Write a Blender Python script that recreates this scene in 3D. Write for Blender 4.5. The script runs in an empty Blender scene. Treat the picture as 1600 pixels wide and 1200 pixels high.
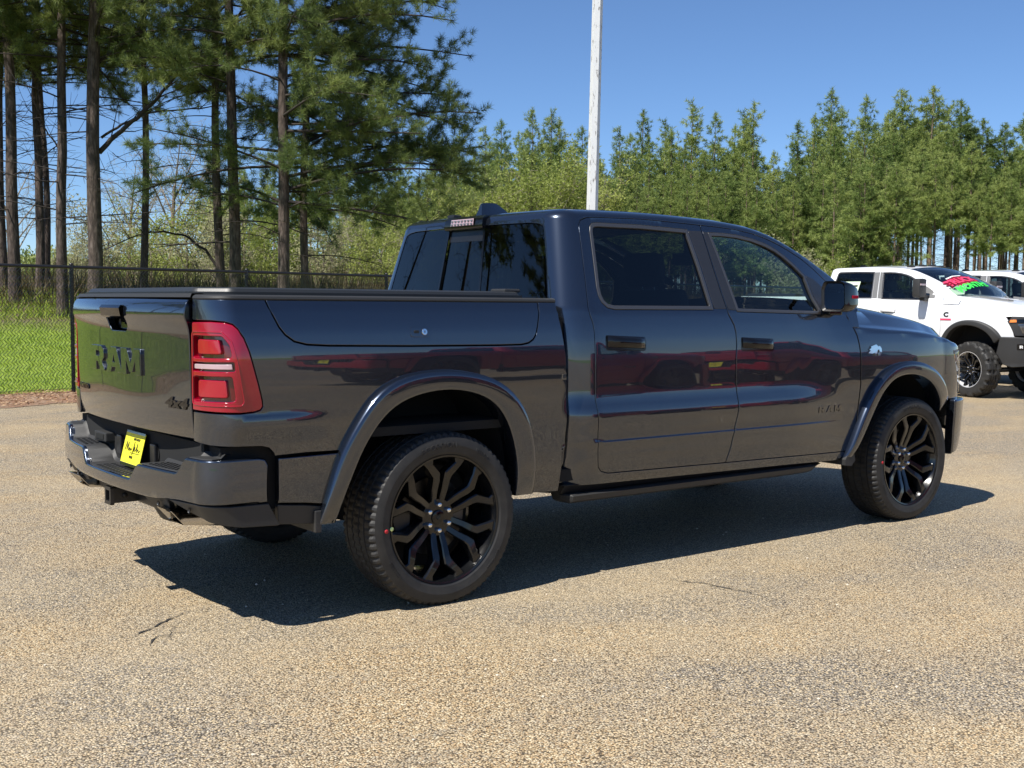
import bpy, bmesh, math, random
import numpy as np
from mathutils import Vector, Matrix
from mathutils.geometry import delaunay_2d_cdt
R_ = math.radians
scene = bpy.context.scene
COL = scene.collection
rng = np.random.default_rng(7)
random.seed(7)

# ---------------------------------------------------------------- camera
cam_data = bpy.data.cameras.new('camera')
cam = bpy.data.objects.new('camera', cam_data); COL.objects.link(cam)
_yaw, _pitch, _roll = 0.653712, -0.069985, 0.008098
def _axes():
    f = np.array([np.sin(_yaw)*np.cos(_pitch), np.cos(_yaw)*np.cos(_pitch), np.sin(_pitch)])
    r = np.array([np.cos(_yaw), -np.sin(_yaw), 0.]); u = np.cross(r, f)
    c, s = np.cos(_roll), np.sin(_roll)
    return c*r + s*u, -s*r + c*u, f
_r, _u, _f = _axes()
m = Matrix(((_r[0], _u[0], -_f[0], -2.979), (_r[1], _u[1], -_f[1], -5.368), (_r[2], _u[2], -_f[2], 1.399), (0, 0, 0, 1)))
cam.matrix_world = m
cam_data.sensor_width = 36; cam_data.lens = 36*1808.5/1600
cam_data.clip_start = .05; cam_data.clip_end = 3000
scene.camera = cam

# ---------------------------------------------------------------- light
SUN_EL, SUN_AZ = R_(56), R_(-99)          # azimuth measured from +Y towards +X
world = bpy.data.worlds.new('World'); scene.world = world; world.use_nodes = True
wn = world.node_tree.nodes; wl = world.node_tree.links
bg = wn['Background']
sky = wn.new('ShaderNodeTexSky'); sky.sky_type = 'NISHITA'; sky.sun_disc = False
sky.sun_elevation = SUN_EL; sky.sun_rotation = SUN_AZ
sky.altitude = 2200; sky.air_density = 1.0; sky.dust_density = .0; sky.ozone_density = 8.5
wl.new(sky.outputs[0], bg.inputs[0]); bg.inputs[1].default_value = .092
sd = bpy.data.lights.new('sun', 'SUN'); sd.energy = 5.0; sd.angle = R_(.53); sd.color = (1, .955, .88)
sun = bpy.data.objects.new('sun', sd); COL.objects.link(sun)
sv = Vector((math.sin(SUN_AZ)*math.cos(SUN_EL), math.cos(SUN_AZ)*math.cos(SUN_EL), math.sin(SUN_EL)))
sun.rotation_euler = sv.to_track_quat('Z', 'Y').to_euler(); sun.location = (-10, 0, 20)
vs = scene.view_settings
scene.display_settings.display_device = 'sRGB'
vs.view_transform = 'Standard'; vs.look = 'None'; vs.exposure = 0.58; vs.gamma = 1; vs.use_curve_mapping = False
scene.cycles.max_bounces = 8; scene.cycles.transparent_max_bounces = 24; scene.cycles.caustics_reflective = False; scene.cycles.caustics_refractive = False
# ---------------------------------------------------------------- materials
MATS = {}
def pm(name, col, rough=.5, metal=0., coat=0., coat_rough=.03, spec=.5, emit=None, alpha=None):
    if name in MATS: return MATS[name]
    M = bpy.data.materials.new(name); M.use_nodes = True
    b = M.node_tree.nodes['Principled BSDF']
    b.inputs['Base Color'].default_value = (*col, 1); b.inputs['Roughness'].default_value = rough
    b.inputs['Metallic'].default_value = metal; b.inputs['Coat Weight'].default_value = coat
    b.inputs['Coat Roughness'].default_value = coat_rough; b.inputs['Specular IOR Level'].default_value = spec
    if emit: b.inputs['Emission Color'].default_value = (*emit[:3], 1); b.inputs['Emission Strength'].default_value = emit[3]
    MATS[name] = M; return M
def nd(M, typ, **kw):
    n = M.node_tree.nodes.new(typ)
    for k, v in kw.items():
        if k.startswith('in_'):
            n.inputs[k[3:].replace('_', ' ')].default_value = v
        else: setattr(n, k, v)
    return n
def lk(M, a, b): M.node_tree.links.new(a, b)
def ramp(M, fac, stops, interp='LINEAR'):
    n = M.node_tree.nodes.new('ShaderNodeValToRGB'); n.color_ramp.interpolation = interp
    e = n.color_ramp.elements
    while len(e) < len(stops): e.new(.5)
    for i, (p, c) in enumerate(stops):
        e[i].position = p; e[i].color = (*c, 1) if len(c) == 3 else c
    lk(M, fac, n.inputs[0]); return n.outputs[0]
def mix(M, fac, a, b, mode='MIX'):
    n = M.node_tree.nodes.new('ShaderNodeMix'); n.data_type = 'RGBA'; n.blend_type = mode
    for sock, v in ((n.inputs[0], fac), (n.inputs[6], a), (n.inputs[7], b)):
        if isinstance(v, (int, float)): sock.default_value = v
        elif isinstance(v, tuple): sock.default_value = (*v, 1)
        else: lk(M, v, sock)
    return n.outputs[2]
def noise(M, scale, detail=3, rough=.55, vec=None, dim='3D'):
    n = M.node_tree.nodes.new('ShaderNodeTexNoise'); n.inputs['Scale'].default_value = scale
    n.inputs['Detail'].default_value = detail; n.inputs['Roughness'].default_value = rough
    if vec is not None: lk(M, vec, n.inputs['Vector'])
    return n
def bump(M, h, strength, dist, normal=None):
    n = M.node_tree.nodes.new('ShaderNodeBump'); n.inputs['Strength'].default_value = strength; n.inputs['Distance'].default_value = dist
    lk(M, h, n.inputs['Height'])
    if normal is not None: lk(M, normal, n.inputs['Normal'])
    return n.outputs[0]
def obco(M, scale=(1, 1, 1)):
    t = M.node_tree.nodes.new('ShaderNodeTexCoord')
    if scale == (1, 1, 1): return t.outputs['Object']
    mp = M.node_tree.nodes.new('ShaderNodeMapping'); mp.inputs['Scale'].default_value = scale
    lk(M, t.outputs['Object'], mp.inputs[0]); return mp.outputs[0]
def B(M): return M.node_tree.nodes['Principled BSDF']

# ---------------------------------------------------------------- objects
def tag(o, label=None, cat=None, group=None, kind=None):
    if label: o['label'] = label
    if cat: o['category'] = cat
    if group: o['group'] = group
    if kind: o['kind'] = kind
    return o
def empty(name, loc=(0, 0, 0), rz=0.):
    o = bpy.data.objects.new(name, None); COL.objects.link(o); o.location = loc; o.rotation_euler.z = rz
    o.empty_display_size = .3; return o
def link(name, me, mat=None, parent=None, loc=None, rot=None):
    o = bpy.data.objects.new(name, me); COL.objects.link(o)
    if mat is not None:
        if not me.materials: me.materials.append(mat)
        elif me.materials[0] is not mat: 
            o.material_slots[0].link = 'OBJECT'; o.material_slots[0].material = mat
    if parent: o.parent = parent
    if loc is not None: o.location = loc
    if rot is not None: o.rotation_euler = rot
    return o
def mesh(name, v, f, smooth=False, normals=None):
    me = bpy.data.meshes.new(name)
    me.from_pydata([tuple(map(float, p)) for p in v], [], f)
    if smooth: me.shade_smooth()
    if normals is not None: me.normals_split_custom_set_from_vertices([tuple(n) for n in normals])
    me.update(); return me
def tri_mesh(name, V, smooth=False):
    """V: (n,3,3) triangles"""
    n = len(V); me = bpy.data.meshes.new(name)
    me.vertices.add(n*3); me.vertices.foreach_set('co', np.ascontiguousarray(V, dtype=np.float32).ravel())
    me.loops.add(n*3); me.loops.foreach_set('vertex_index', np.arange(n*3, dtype=np.int32))
    me.polygons.add(n); me.polygons.foreach_set('loop_start', np.arange(0, n*3, 3, dtype=np.int32))
    me.polygons.foreach_set('loop_total', np.full(n, 3, dtype=np.int32))
    me.update(calc_edges=True); me.validate(); return me
class MB:
    """collects simple shapes into one mesh"""
    def __init__(s): s.v = []; s.f = []; s.sm = []
    def add(s, v, f, smooth=False):
        o = len(s.v); s.v += [tuple(map(float, p)) for p in v]; s.f += [[i + o for i in q] for q in f]; s.sm += [smooth]*len(f)
        return s
    def box(s, a, b, bev=0., rot=None, org=None):
        x0, y0, z0 = a; x1, y1, z1 = b
        if bev <= 0:
            v = [(x, y, z) for x in (x0, x1) for y in (y0, y1) for z in (z0, z1)]
            f = [(0, 1, 3, 2), (4, 6, 7, 5), (0, 4, 5, 1), (2, 3, 7, 6), (0, 2, 6, 4), (1, 5, 7, 3)]
        else:
            bm = bmesh.new(); bmesh.ops.create_cube(bm, size=1)
            for q in bm.verts: q.co = Vector(((x0+x1)/2 + q.co.x*(x1-x0), (y0+y1)/2 + q.co.y*(y1-y0), (z0+z1)/2 + q.co.z*(z1-z0)))
            bmesh.ops.bevel(bm, geom=bm.edges[:], offset=bev, segments=2, profile=.6, affect='EDGES')
            bm.verts.index_update(); v = [q.co[:] for q in bm.verts]; f = [[q.index for q in p.verts] for p in bm.faces]; bm.free()
        if rot is not None:
            O = Vector(org if org else ((x0+x1)/2, (y0+y1)/2, (z0+z1)/2)); v = [tuple(rot @ (Vector(p) - O) + O) for p in v]
        return s.add(v, f)
    def tube(s, pts, r, n=8, caps=True, smooth=True):
        pts = [Vector(p) for p in pts]; rs = r if hasattr(r, '__len__') else [r]*len(pts)
        v = []; prev = None
        for i, p in enumerate(pts):
            d = (pts[min(i+1, len(pts)-1)] - pts[max(i-1, 0)]).normalized()
            a = prev if prev is not None else (Vector((0, 0, 1)) if abs(d.z) < .9 else Vector((1, 0, 0)))
            e1 = (a - d*a.dot(d)).normalized(); prev = e1; e2 = d.cross(e1)
            for k in range(n):
                t = 2*math.pi*k/n; v.append(p + (e1*math.cos(t) + e2*math.sin(t))*rs[i])
        f = [(i*n + k, i*n + (k+1) % n, (i+1)*n + (k+1) % n, (i+1)*n + k) for i in range(len(pts)-1) for k in range(n)]
        s.add(v, f, smooth)
        if caps:
            o = len(s.v) - len(v); s.f.append([o + k for k in range(n)][::-1]); s.f.append([o + (len(pts)-1)*n + k for k in range(n)]); s.sm += [False, False]
        return s
    def grid(s, V, smooth=True, flip=False):
        """V: (a,b,3) array"""
        a, b = len(V), len(V[0]); v = [tuple(map(float, p)) for row in V for p in row]
        f = [(i*b + j, (i+1)*b + j, (i+1)*b + j+1, i*b + j+1) for i in range(a-1) for j in range(b-1)]
        if flip: f = [q[::-1] for q in f]
        return s.add(v, f, smooth)
    def lathe(s, prof, n=64, smooth=True, closed=False):
        """prof: (y, r) pairs about the Y axis"""
        v = []; m_ = len(prof)
        for k in range(n):
            t = 2*math.pi*k/n
            for (y, r) in prof: v.append((r*math.cos(t), y, r*math.sin(t)))
        f = [(k*m_ + j, ((k+1) % n)*m_ + j, ((k+1) % n)*m_ + j+1, k*m_ + j+1) for k in range(n) for j in range(m_-1)]
        return s.add(v, f, smooth)
    def prism(s, poly, z0, z1, axis='z'):
        """poly (a,b) extruded; axis z: (a,b)->x,y ; axis y: (a,b)->x,z ; axis x: (a,b)->y,z"""
        n = len(poly)
        mk = {'z': lambda a, b, c: (a, b, c), 'y': lambda a, b, c: (a, c, b), 'x': lambda a, b, c: (c, a, b)}[axis]
        v = [mk(a, b, z0) for a, b in poly] + [mk(a, b, z1) for a, b in poly]
        f = [list(range(n))[::-1], [n + i for i in range(n)]] + [(i, (i+1) % n, n + (i+1) % n, n + i) for i in range(n)]
        return s.add(v, f)
    def mesh(s, name, fix=True, autosmooth=None):
        me = bpy.data.meshes.new(name); me.from_pydata(s.v, [], s.f)
        me.polygons.foreach_set('use_smooth', s.sm)
        if fix:
            bm = bmesh.new(); bm.from_mesh(me); bmesh.ops.recalc_face_normals(bm, faces=bm.faces[:]); bm.to_mesh(me); bm.free()
        if autosmooth is not None: me.shade_smooth(); me.set_sharp_from_angle(angle=R_(autosmooth))
        me.update(); return me
    def build(s, name, mat, parent=None, fix=True, autosmooth=None, **kw):
        return link(name, s.mesh(name, fix, autosmooth), mat, parent, **kw)
def text_mesh(txt, size=1., extrude=.01, offset=0., bevel=0., spacing=1., shear=0., align='CENTER'):
    c = bpy.data.curves.new('lettering', 'FONT'); c.body = txt; c.size = size; c.extrude = extrude; c.offset = offset
    c.bevel_depth = bevel; c.space_character = spacing; c.shear = shear; c.align_x = align; c.align_y = 'CENTER'; c.resolution_u = 3
    o = bpy.data.objects.new('lettering', c); COL.objects.link(o)
    bpy.context.view_layer.update()
    me = bpy.data.meshes.new_from_object(o.evaluated_get(bpy.context.evaluated_depsgraph_get()))
    bpy.data.objects.remove(o); bpy.data.curves.remove(c); return me
def copy_tree(o, parent=None):
    c = o.copy(); COL.objects.link(c)
    if parent: c.parent = parent
    for ch in CH.get(o.name, []) if False else [x for x in bpy.data.objects if x.parent == o]: copy_tree(ch, c)
    return c
CH = {}

# ---------------------------------------------------------------- panels cut out of a parametric surface
def inside(poly, X, Y):
    poly = np.asarray(poly); c = np.zeros(np.shape(X), bool); n = len(poly)
    for i in range(n):
        x1, y1 = poly[i]; x2, y2 = poly[(i+1) % n]
        with np.errstate(divide='ignore', invalid='ignore'):
            k = ((y1 > Y) != (y2 > Y)) & (X < (x2 - x1)*(Y - y1)/(y2 - y1 + 1e-30) + x1)
        c ^= k
    return c
def dens(poly, sp):
    out = []
    for i in range(len(poly)):
        a = np.array(poly[i], float); b = np.array(poly[(i+1) % len(poly)], float)
        k = max(1, int(np.ceil(np.linalg.norm(b - a)/sp)))
        out += [a + (b - a)*j/k for j in range(k)]
    return np.array(out)
def rounded(poly, r, n=4):
    """round every corner; r: number or list"""
    P = [np.array(p, float) for p in poly]; out = []
    for i, p in enumerate(P):
        rr = r[i] if hasattr(r, '__len__') else r
        a = P[i-1] - p; b = P[(i+1) % len(P)] - p; la, lb = np.linalg.norm(a), np.linalg.norm(b)
        ca = np.dot(a, b)/(la*lb); ang = math.acos(max(-1, min(1, ca)))
        if rr <= 0 or ang > 3.0: out.append(p); continue
        d = min(rr/math.tan(ang/2), .45*la, .45*lb)
        p0, p2 = p + a/la*d, p + b/lb*d
        for k in range(n+1):
            t = k/n; out.append((1-t)**2*p0 + 2*t*(1-t)*p + t*t*p2)
    return [tuple(q) for q in out]
def area(p): p = np.asarray(p); return .5*np.sum(p[:, 0]*np.roll(p[:, 1], -1) - np.roll(p[:, 0], -1)*p[:, 1])
def inset(p, d):
    """offset a closed 2-D loop to its left by d (inside for counter-clockwise loops)"""
    p = np.asarray(p, float)
    t1 = p - np.roll(p, 1, 0); t2 = np.roll(p, -1, 0) - p
    n1 = np.stack([-t1[:, 1], t1[:, 0]], 1); n2 = np.stack([-t2[:, 1], t2[:, 0]], 1)
    n1 /= np.linalg.norm(n1, axis=1)[:, None] + 1e-12; n2 /= np.linalg.norm(n2, axis=1)[:, None] + 1e-12
    m_ = n1 + n2; l = np.linalg.norm(m_, axis=1)[:, None] + 1e-9; m_ /= l
    c = np.maximum((m_*n1).sum(1), .5)[:, None]
    return p + m_*d/c
def surf_n(P, u, v, out=1, e=2e-4):
    a = (P(u + e, v) - P(u - e, v)); b = (P(u, v + e) - P(u, v - e))
    n = np.cross(a, b); n /= np.linalg.norm(n, axis=-1)[..., None] + 1e-15
    return n*out
def panel_mesh(name, P, outline, holes=(), sp=.03, gap=.0025, bev=.003, depth=.025, lift=0., mirror=False, flip=False, ax=(1, 1), grid=True, rows=()):
    """A sheet cut from surface P(u,v) along outline/holes, with rolled edges and return flanges.
    n points outward when cross(dP/du,dP/dv)*out does; out is found from flip."""
    out = 1 if not flip else -1
    loops = []
    for k, L in enumerate([outline] + list(holes)):
        L = dens(L, sp*.6)
        a = area(L)
        if (k == 0 and a < 0) or (k > 0 and a > 0): L = L[::-1]
        loops.append(inset(L, gap) if gap else L)
    inner = [inset(L, bev) for L in loops]
    allp = np.concatenate(inner)
    lo, hi = allp.min(0), allp.max(0)
    pts = [tuple(q) for q in allp]; edges = []; o = 0
    for L in inner:
        n = len(L); edges += [(o + i, o + (i+1) % n) for i in range(n)]; o += n
    if grid:
        gx = np.arange(lo[0] + sp*.5, hi[0], sp*ax[0]); gy = np.arange(lo[1] + sp*.5, hi[1], sp*ax[1])
        if len(rows): rows = np.array(rows); gy = np.sort(np.r_[gy[np.abs(gy[:, None] - rows[None]).min(1) > sp*.25], rows])
        X, Y = np.meshgrid(gx, gy); X = X.ravel(); Y = Y.ravel()
        ok = inside(inner[0], X, Y)
        for L in inner[1:]: ok &= ~inside(L, X, Y)
        X, Y = X[ok], Y[ok]
        if len(X):
            d = np.full(len(X), 9.)
            for L in inner:
                A = L; Bq = np.roll(L, -1, 0)
                for a, b in zip(A, Bq):
                    ab = b - a; t = np.clip(((X - a[0])*ab[0] + (Y - a[1])*ab[1])/(ab @ ab + 1e-15), 0, 1)
                    d = np.minimum(d, np.hypot(X - a[0] - t*ab[0], Y - a[1] - t*ab[1]))
            ok = d > sp*.35*min(ax)
            pts += list(zip(X[ok], Y[ok]))
    r = delaunay_2d_cdt([Vector(map(float, q)) for q in pts], edges, [], 0, 1e-7)
    vv = np.array([tuple(q) for q in r[0]]); ff = np.array([tuple(q) for q in r[2]])
    c = vv[ff].mean(1); ok = inside(inner[0], c[:, 0], c[:, 1])
    for L in inner[1:]: ok &= ~inside(L, c[:, 0], c[:, 1])
    ff = ff[ok]
    V = P(vv[:, 0], vv[:, 1]); N = surf_n(P, vv[:, 0], vv[:, 1], out)
    V = V + N*lift
    # orient faces along N
    if len(ff):
        g = np.cross(V[ff[:, 1]] - V[ff[:, 0]], V[ff[:, 2]] - V[ff[:, 0]])
        s = (g*N[ff].mean(1)).sum(1) < 0; ff[s] = ff[s][:, ::-1]
    verts = [V]; nor = [N]; faces = [tuple(map(int, q)) for q in ff]; o = len(V)
    for Li, Lo in zip(inner, loops):
        n = len(Li)
        a = P(Li[:, 0], Li[:, 1]); na = surf_n(P, Li[:, 0], Li[:, 1], out); a = a + na*lift
        b = P(Lo[:, 0], Lo[:, 1]); nb = surf_n(P, Lo[:, 0], Lo[:, 1], out)
        side = b + nb*lift - a; side /= np.linalg.norm(side, axis=1)[:, None] + 1e-12
        b2 = b + nb*(lift - bev); c2 = b + nb*(lift - bev - depth)
        n45 = nb + side; n45 /= np.linalg.norm(n45, axis=1)[:, None]
        verts += [a, b2, b2, c2]; nor += [na, side*.9 + nb*.1, side, side]
        for i in range(n):
            j = (i+1) % n
            q1 = (o + i, o + n + i, o + n + j, o + j); q2 = (o + 2*n + i, o + 3*n + i, o + 3*n + j, o + 2*n + j)
            for q, nn, VV in ((q1, n45[i], (a[i], b2[i], b2[j])), (q2, side[i], (b2[i], c2[i], c2[j]))):
                gg = np.cross(VV[1] - VV[0], VV[2] - VV[0])
                faces.append(q if gg @ nn > 0 else q[::-1])
        o += 4*n
    V = np.concatenate(verts); N = np.concatenate(nor)
    if mirror:
        V = V*np.array([1, -1, 1]); N = N*np.array([1, -1, 1]); faces = [q[::-1] for q in faces]
    N /= np.linalg.norm(N, axis=1)[:, None] + 1e-12
    return mesh(name, V, faces, True, N)
# ------------------------------------------------------------------ pickup body surfaces (metres, nose +X, right side -Y)
def hermite(xs, ys):
    xs = np.asarray(xs, float); ys = np.asarray(ys, float)
    h = np.diff(xs); d = np.diff(ys) / h
    m = np.zeros(len(xs)); m[0] = d[0]; m[-1] = d[-1]
    for i in range(1, len(xs) - 1):
        if d[i-1] * d[i] > 0:
            w1 = 2*h[i] + h[i-1]; w2 = h[i] + 2*h[i-1]
            m[i] = (w1 + w2) / (w1/d[i-1] + w2/d[i])
    def f(x):
        x = np.clip(np.asarray(x, float), xs[0], xs[-1])
        i = np.clip(np.searchsorted(xs, x) - 1, 0, len(xs) - 2)
        t = (x - xs[i]) / h[i]
        return ((2*t**3 - 3*t**2 + 1)*ys[i] + (t**3 - 2*t**2 + t)*h[i]*m[i]
                + (-2*t**3 + 3*t**2)*ys[i+1] + (t**3 - t**2)*h[i]*m[i+1])
    return f
def sstep(a, b, x):
    t = np.clip((np.asarray(x, float) - a) / (b - a), 0, 1); return t*t*(3 - 2*t)

DOOR = hermite([.40, .455, .50, .55, .60, .665, .690, .700, .80, .815, .83, .92, .95, 1.02, 1.10, 1.20, 1.28, 1.36],
               [.925, .940, .952, .962, .970, .977, .9845, .9795, .9905, .992, .9915, .975, .9725, .972, .971, .966, .957, .943])
BED = hermite([.40, .50, .60, .75, .85, .95, 1.05, 1.15, 1.25, 1.34, 1.40, 1.44],
              [.930, .942, .951, .960, .967, .973, .9775, .9785, .971, .955, .938, .915])
FEND = hermite([.40, .50, .60, .75, .85, .95, 1.05, 1.15, 1.25, 1.36],
               [.930, .945, .955, .965, .972, .976, .976, .969, .952, .925])
def tumble(z): return .943 - .337*(z - 1.36) - .03*np.clip(z - 1.36, 0, 1)**2
def W(x, z):
    x = np.asarray(x, float); z = np.asarray(z, float)
    d = DOOR(z); b = BED(z); f = FEND(z)
    wf = sstep(2.45, 3.05, x)
    cab = d*(1 - wf) + f*wf
    # rear corner post of the cab stands without the door creases
    wc = sstep(.72, .93, x)
    cab = cab*wc + (b*.5 + d*.5)*(1 - wc)
    w = np.where(x > .725, cab, b)
    # little shelf under the tail lamp
    g = (1 - sstep(-.80, -.52, x))*(x < .7)
    w = w + g*.010*(sstep(.945, .895, z) if False else (1 - sstep(.89, .945, z))) - g*.010*(1 - sstep(.80, .89, z))
    # plan taper of the nose
    tp = np.clip(x - 3.60, 0, 2)
    w = w - .16*tp**2.2*(x > 3.6)
    up = tumble(z) - .10*np.clip((x - 2.3)/.9, 0, 1.2)**2*sstep(1.36, 1.47, z)
    return np.where(z > 1.36, up, w)
ROOF = hermite([.6, .80, 1.1, 1.5, 2.0, 2.25, 2.42, 2.69, 2.90, 3.13, 3.20, 3.30, 3.60],
               [1.872, 1.886, 1.896, 1.902, 1.890, 1.871, 1.841, 1.750, 1.660, 1.545, 1.480, 1.395, 1.25])
CR = .13          # plan radius of the cab's rear corner
CX0 = .96
CL = .32
RINS, RH = .105, .050
def cabP(u, v):
    """u: x along the side, then round the rear corner, then across the rear; v: height, then over the roof edge"""
    u = np.asarray(u, float); v = np.asarray(v, float)
    x = np.maximum(u, CX0)
    ze = ROOF(x) - RH
    a = np.clip((v - ze)/.12, 0, 1)*np.pi/2
    zz = np.minimum(v, ze)
    ins = RINS*(1 - np.cos(a))
    z = zz + RH*np.sin(a)
    w = W(x, zz) - ins
    th = np.clip((CX0 - u)/CL, 0, 1)*np.pi/2
    XR = .755 + .155*np.clip(z - 1.36, -1, 1)*(z > 1.36) + ins*.9       # rear wall leans forward
    rr = np.maximum(CR - ins*.45, .05)
    rx = CX0 - XR
    X = np.where(u > CX0, u, CX0 - rx*np.sin(th))
    Y = np.where(u > CX0, w, w - rr*(1 - np.cos(th)))
    yr = w - rr                                                       # half width of the flat rear
    t = np.clip((CX0 - CL - u)/.75, 0, 1)                               # 0 at corner end, 1 at the centre line
    Y = np.where(u < CX0 - CL, yr*(1 - t), Y)
    X = X - np.where(u < CX0 - CL, .028*(1 - (1 - t)**2)**1.0, 0)
    return np.stack([X, -Y, z], -1)
UC = CX0 - CL - .75       # u at the centre of the rear wall
BL = .25
def bedP(s, z):
    s = np.asarray(s, float); z = np.asarray(z, float)
    th = np.clip((-1.0 - s)/BL, 0, 1)*np.pi/2
    w = W(np.maximum(s, -1.0), z)
    X = np.where(s > -1.0, s, -1.0 - .114*np.sin(th))
    Y = np.where(s > -1.0, w, w - (w - .752)*(1 - np.cos(th)))
    return np.stack([X, -Y, z + 0*s], -1)
TG = hermite([.78, .82, .86, .93, 1.00, 1.08, 1.18, 1.26, 1.30, 1.335, 1.375, 1.395, 1.415],
             [-1.098, -1.112, -1.120, -1.1275, -1.1305, -1.1325, -1.1345, -1.138, -1.146, -1.158, -1.153, -1.143, -1.115])
def gateP(y, z):
    y = np.asarray(y, float); z = np.asarray(z, float)
    q = 1 - (y/.79)**2
    X = TG(z) + .017 - .056*q - .004*np.exp(-((y - .12)/.30)**2 - ((z - 1.355)/.035)**2) \
        - .003*np.exp(-((y + .25)/.35)**2 - ((z - .95)/.06)**2)
    return np.stack([X, y, z + 0*y], -1)
BPT = .86
def bumpP(s, z):
    """rear bumper skin, s: y across the back, then round the corner and forward along the side (s<-BPT)"""
    s = np.asarray(s, float); z = np.asarray(z, float)
    a = np.abs(s); sg = np.sign(s)
    th = np.clip((a - BPT)/.19, 0, 1)*np.pi/2
    bulge = .010*np.exp(-((z - .62)/.12)**2)
    xb = -1.232 + .11*np.minimum(a, BPT)**2 - bulge + .5*np.clip(.56 - z, 0, 1)
    X = np.where(a < BPT, xb, xb + .115*(1 - np.cos(th)) + np.clip(a - BPT - .19, 0, 9))
    Y = np.where(a < BPT, a, BPT + .105*np.sin(th)) + bulge*.6*(a > BPT)*np.sin(th)
    return np.stack([X, sg*Y, z + 0*s], -1)
# ---------------------------------------------------------------- terrain and lot
# the fence line runs from behind the truck's left rear away to the right
FD = np.array([1.0, .150]); FD /= np.linalg.norm(FD); FN = np.array([-FD[1], FD[0]]); FO = np.array([1.2, 12.25])
def fpos(t, d=0.): p = FO + FD*t + FN*d; return float(p[0]), float(p[1])
HGT = hermite([0, .3, 1.5, 4, 7, 10, 16, 30, 60, 120, 250, 600], [0, .0, .10, .46, .95, 1.40, 1.62, 1.85, 2.3, 3.0, 4.5, 8])
def terrain(x, y):
    d = (np.asarray(x, float) - FO[0])*FN[0] + (np.asarray(y, float) - FO[1])*FN[1]
    und = .05*np.sin(np.asarray(x)*.9)*np.sin(np.asarray(y)*.7 + 1)*np.clip(d/4, 0, 1)
    return HGT(np.maximum(d, 0)) + und

M = bpy.data.materials.new('lot_asphalt'); M.use_nodes = True; LOT = M
b = B(M); co = obco(M)
def stones(scale, dens_thr):
    v = nd(M, 'ShaderNodeTexVoronoi', in_Scale=scale, in_Randomness=1.); lk(M, warped, v.inputs['Vector']); return v
nw = noise(M, 30, 2, .5, co)
wv = nd(M, 'ShaderNodeVectorMath', operation='SCALE', in_Scale=.010); lk(M, nw.outputs['Color'], wv.inputs[0])
wa = nd(M, 'ShaderNodeVectorMath', operation='ADD'); lk(M, co, wa.inputs[0]); lk(M, wv.outputs[0], wa.inputs[1]); warped = wa.outputs[0]
v1 = stones(138, 0); v2 = stones(240, 0)
sepc = nd(M, 'ShaderNodeSeparateColor'); lk(M, v1.outputs['Color'], sepc.inputs[0])
sepd = nd(M, 'ShaderNodeSeparateColor'); lk(M, v2.outputs['Color'], sepd.inputs[0])
TAN = [(.0, (.22, .15, .08)), (.08, (.50, .36, .19)), (.26, (.64, .47, .26)), (.44, (.76, .58, .34)), (.58, (.60, .38, .17)), (.68, (.84, .70, .47)), (.80, (.46, .37, .26)), (.90, (.90, .80, .60))]
GREY = [(.0, (.10, .10, .105)), (.16, (.34, .31, .27)), (.36, (.46, .40, .32)), (.52, (.58, .47, .32)), (.66, (.24, .24, .25)), (.76, (.70, .59, .42)), (.88, (.40, .36, .32)), (.95, (.84, .77, .64))]
ct = ramp(M, sepc.outputs[0], TAN, 'CONSTANT'); cg = ramp(M, sepd.outputs[0], GREY, 'CONSTANT'); cg1 = ramp(M, sepc.outputs[1], GREY, 'CONSTANT')
small = mix(M, ramp(M, v2.outputs['Distance'], [(.30, (0, 0, 0)), (.55, (1, 1, 1))]), ct, cg)
big = noise(M, .42, 5, .62, obco(M, (1, 1.7, 1))); big2 = noise(M, 1.6, 4, .6, co)
bsum = nd(M, 'ShaderNodeMath', operation='MULTIPLY_ADD'); lk(M, big2.outputs[0], bsum.inputs[0]); bsum.inputs[1].default_value = .35; lk(M, big.outputs[0], bsum.inputs[2])
patch = ramp(M, bsum.outputs[0], [(.56, (0, 0, 0)), (.74, (1, 1, 1))])
base = mix(M, patch, mix(M, .34, ct, cg), mix(M, .85, ct, cg1))
# tar between stones and dark worn streaks
streak = noise(M, .9, 5, .7, obco(M, (.35, 2.6, 1))); st = ramp(M, streak.outputs[0], [(.60, (0, 0, 0)), (.74, (1, 1, 1))])
edge = ramp(M, v1.outputs['Distance'], [(.40, (1, 1, 1)), (.70, (.18, .17, .16))])
base = mix(M, 1., base, edge, 'MULTIPLY')
base = mix(M, st, base, mix(M, .55, base, (.13, .125, .12)))
spk = noise(M, 55, 2, .5, co); base = mix(M, ramp(M, spk.outputs[0], [(.62, (0, 0, 0)), (.70, (1, 1, 1))]), base, mix(M, .6, base, (.07, .065, .06)))
smooth = ramp(M, noise(M, .33, 4, .55, obco(M, (.8, 1.5, 1))).outputs[0], [(.46, (0, 0, 0)), (.66, (1, 1, 1))])
mean_ = mix(M, big2.outputs[0], (.50, .42, .30), (.62, .53, .38))
sm = nd(M, 'ShaderNodeMath', operation='MULTIPLY'); lk(M, smooth, sm.inputs[0]); sm.inputs[1].default_value = .22
base = mix(M, sm.outputs[0], base, mean_)
base = mix(M, 1., base, (.96, .93, .85), 'MULTIPLY')
lk(M, base, b.inputs['Base Color']); b.inputs['Roughness'].default_value = .72; b.inputs['Specular IOR Level'].default_value = .35
hh = nd(M, 'ShaderNodeMath', operation='MULTIPLY_ADD'); lk(M, v1.outputs['Distance'], hh.inputs[0]); hh.inputs[1].default_value = -1.; lk(M, sepc.outputs[2], hh.inputs[2])
lk(M, bump(M, hh.outputs[0], .75, .005), b.inputs['Normal'])
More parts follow.
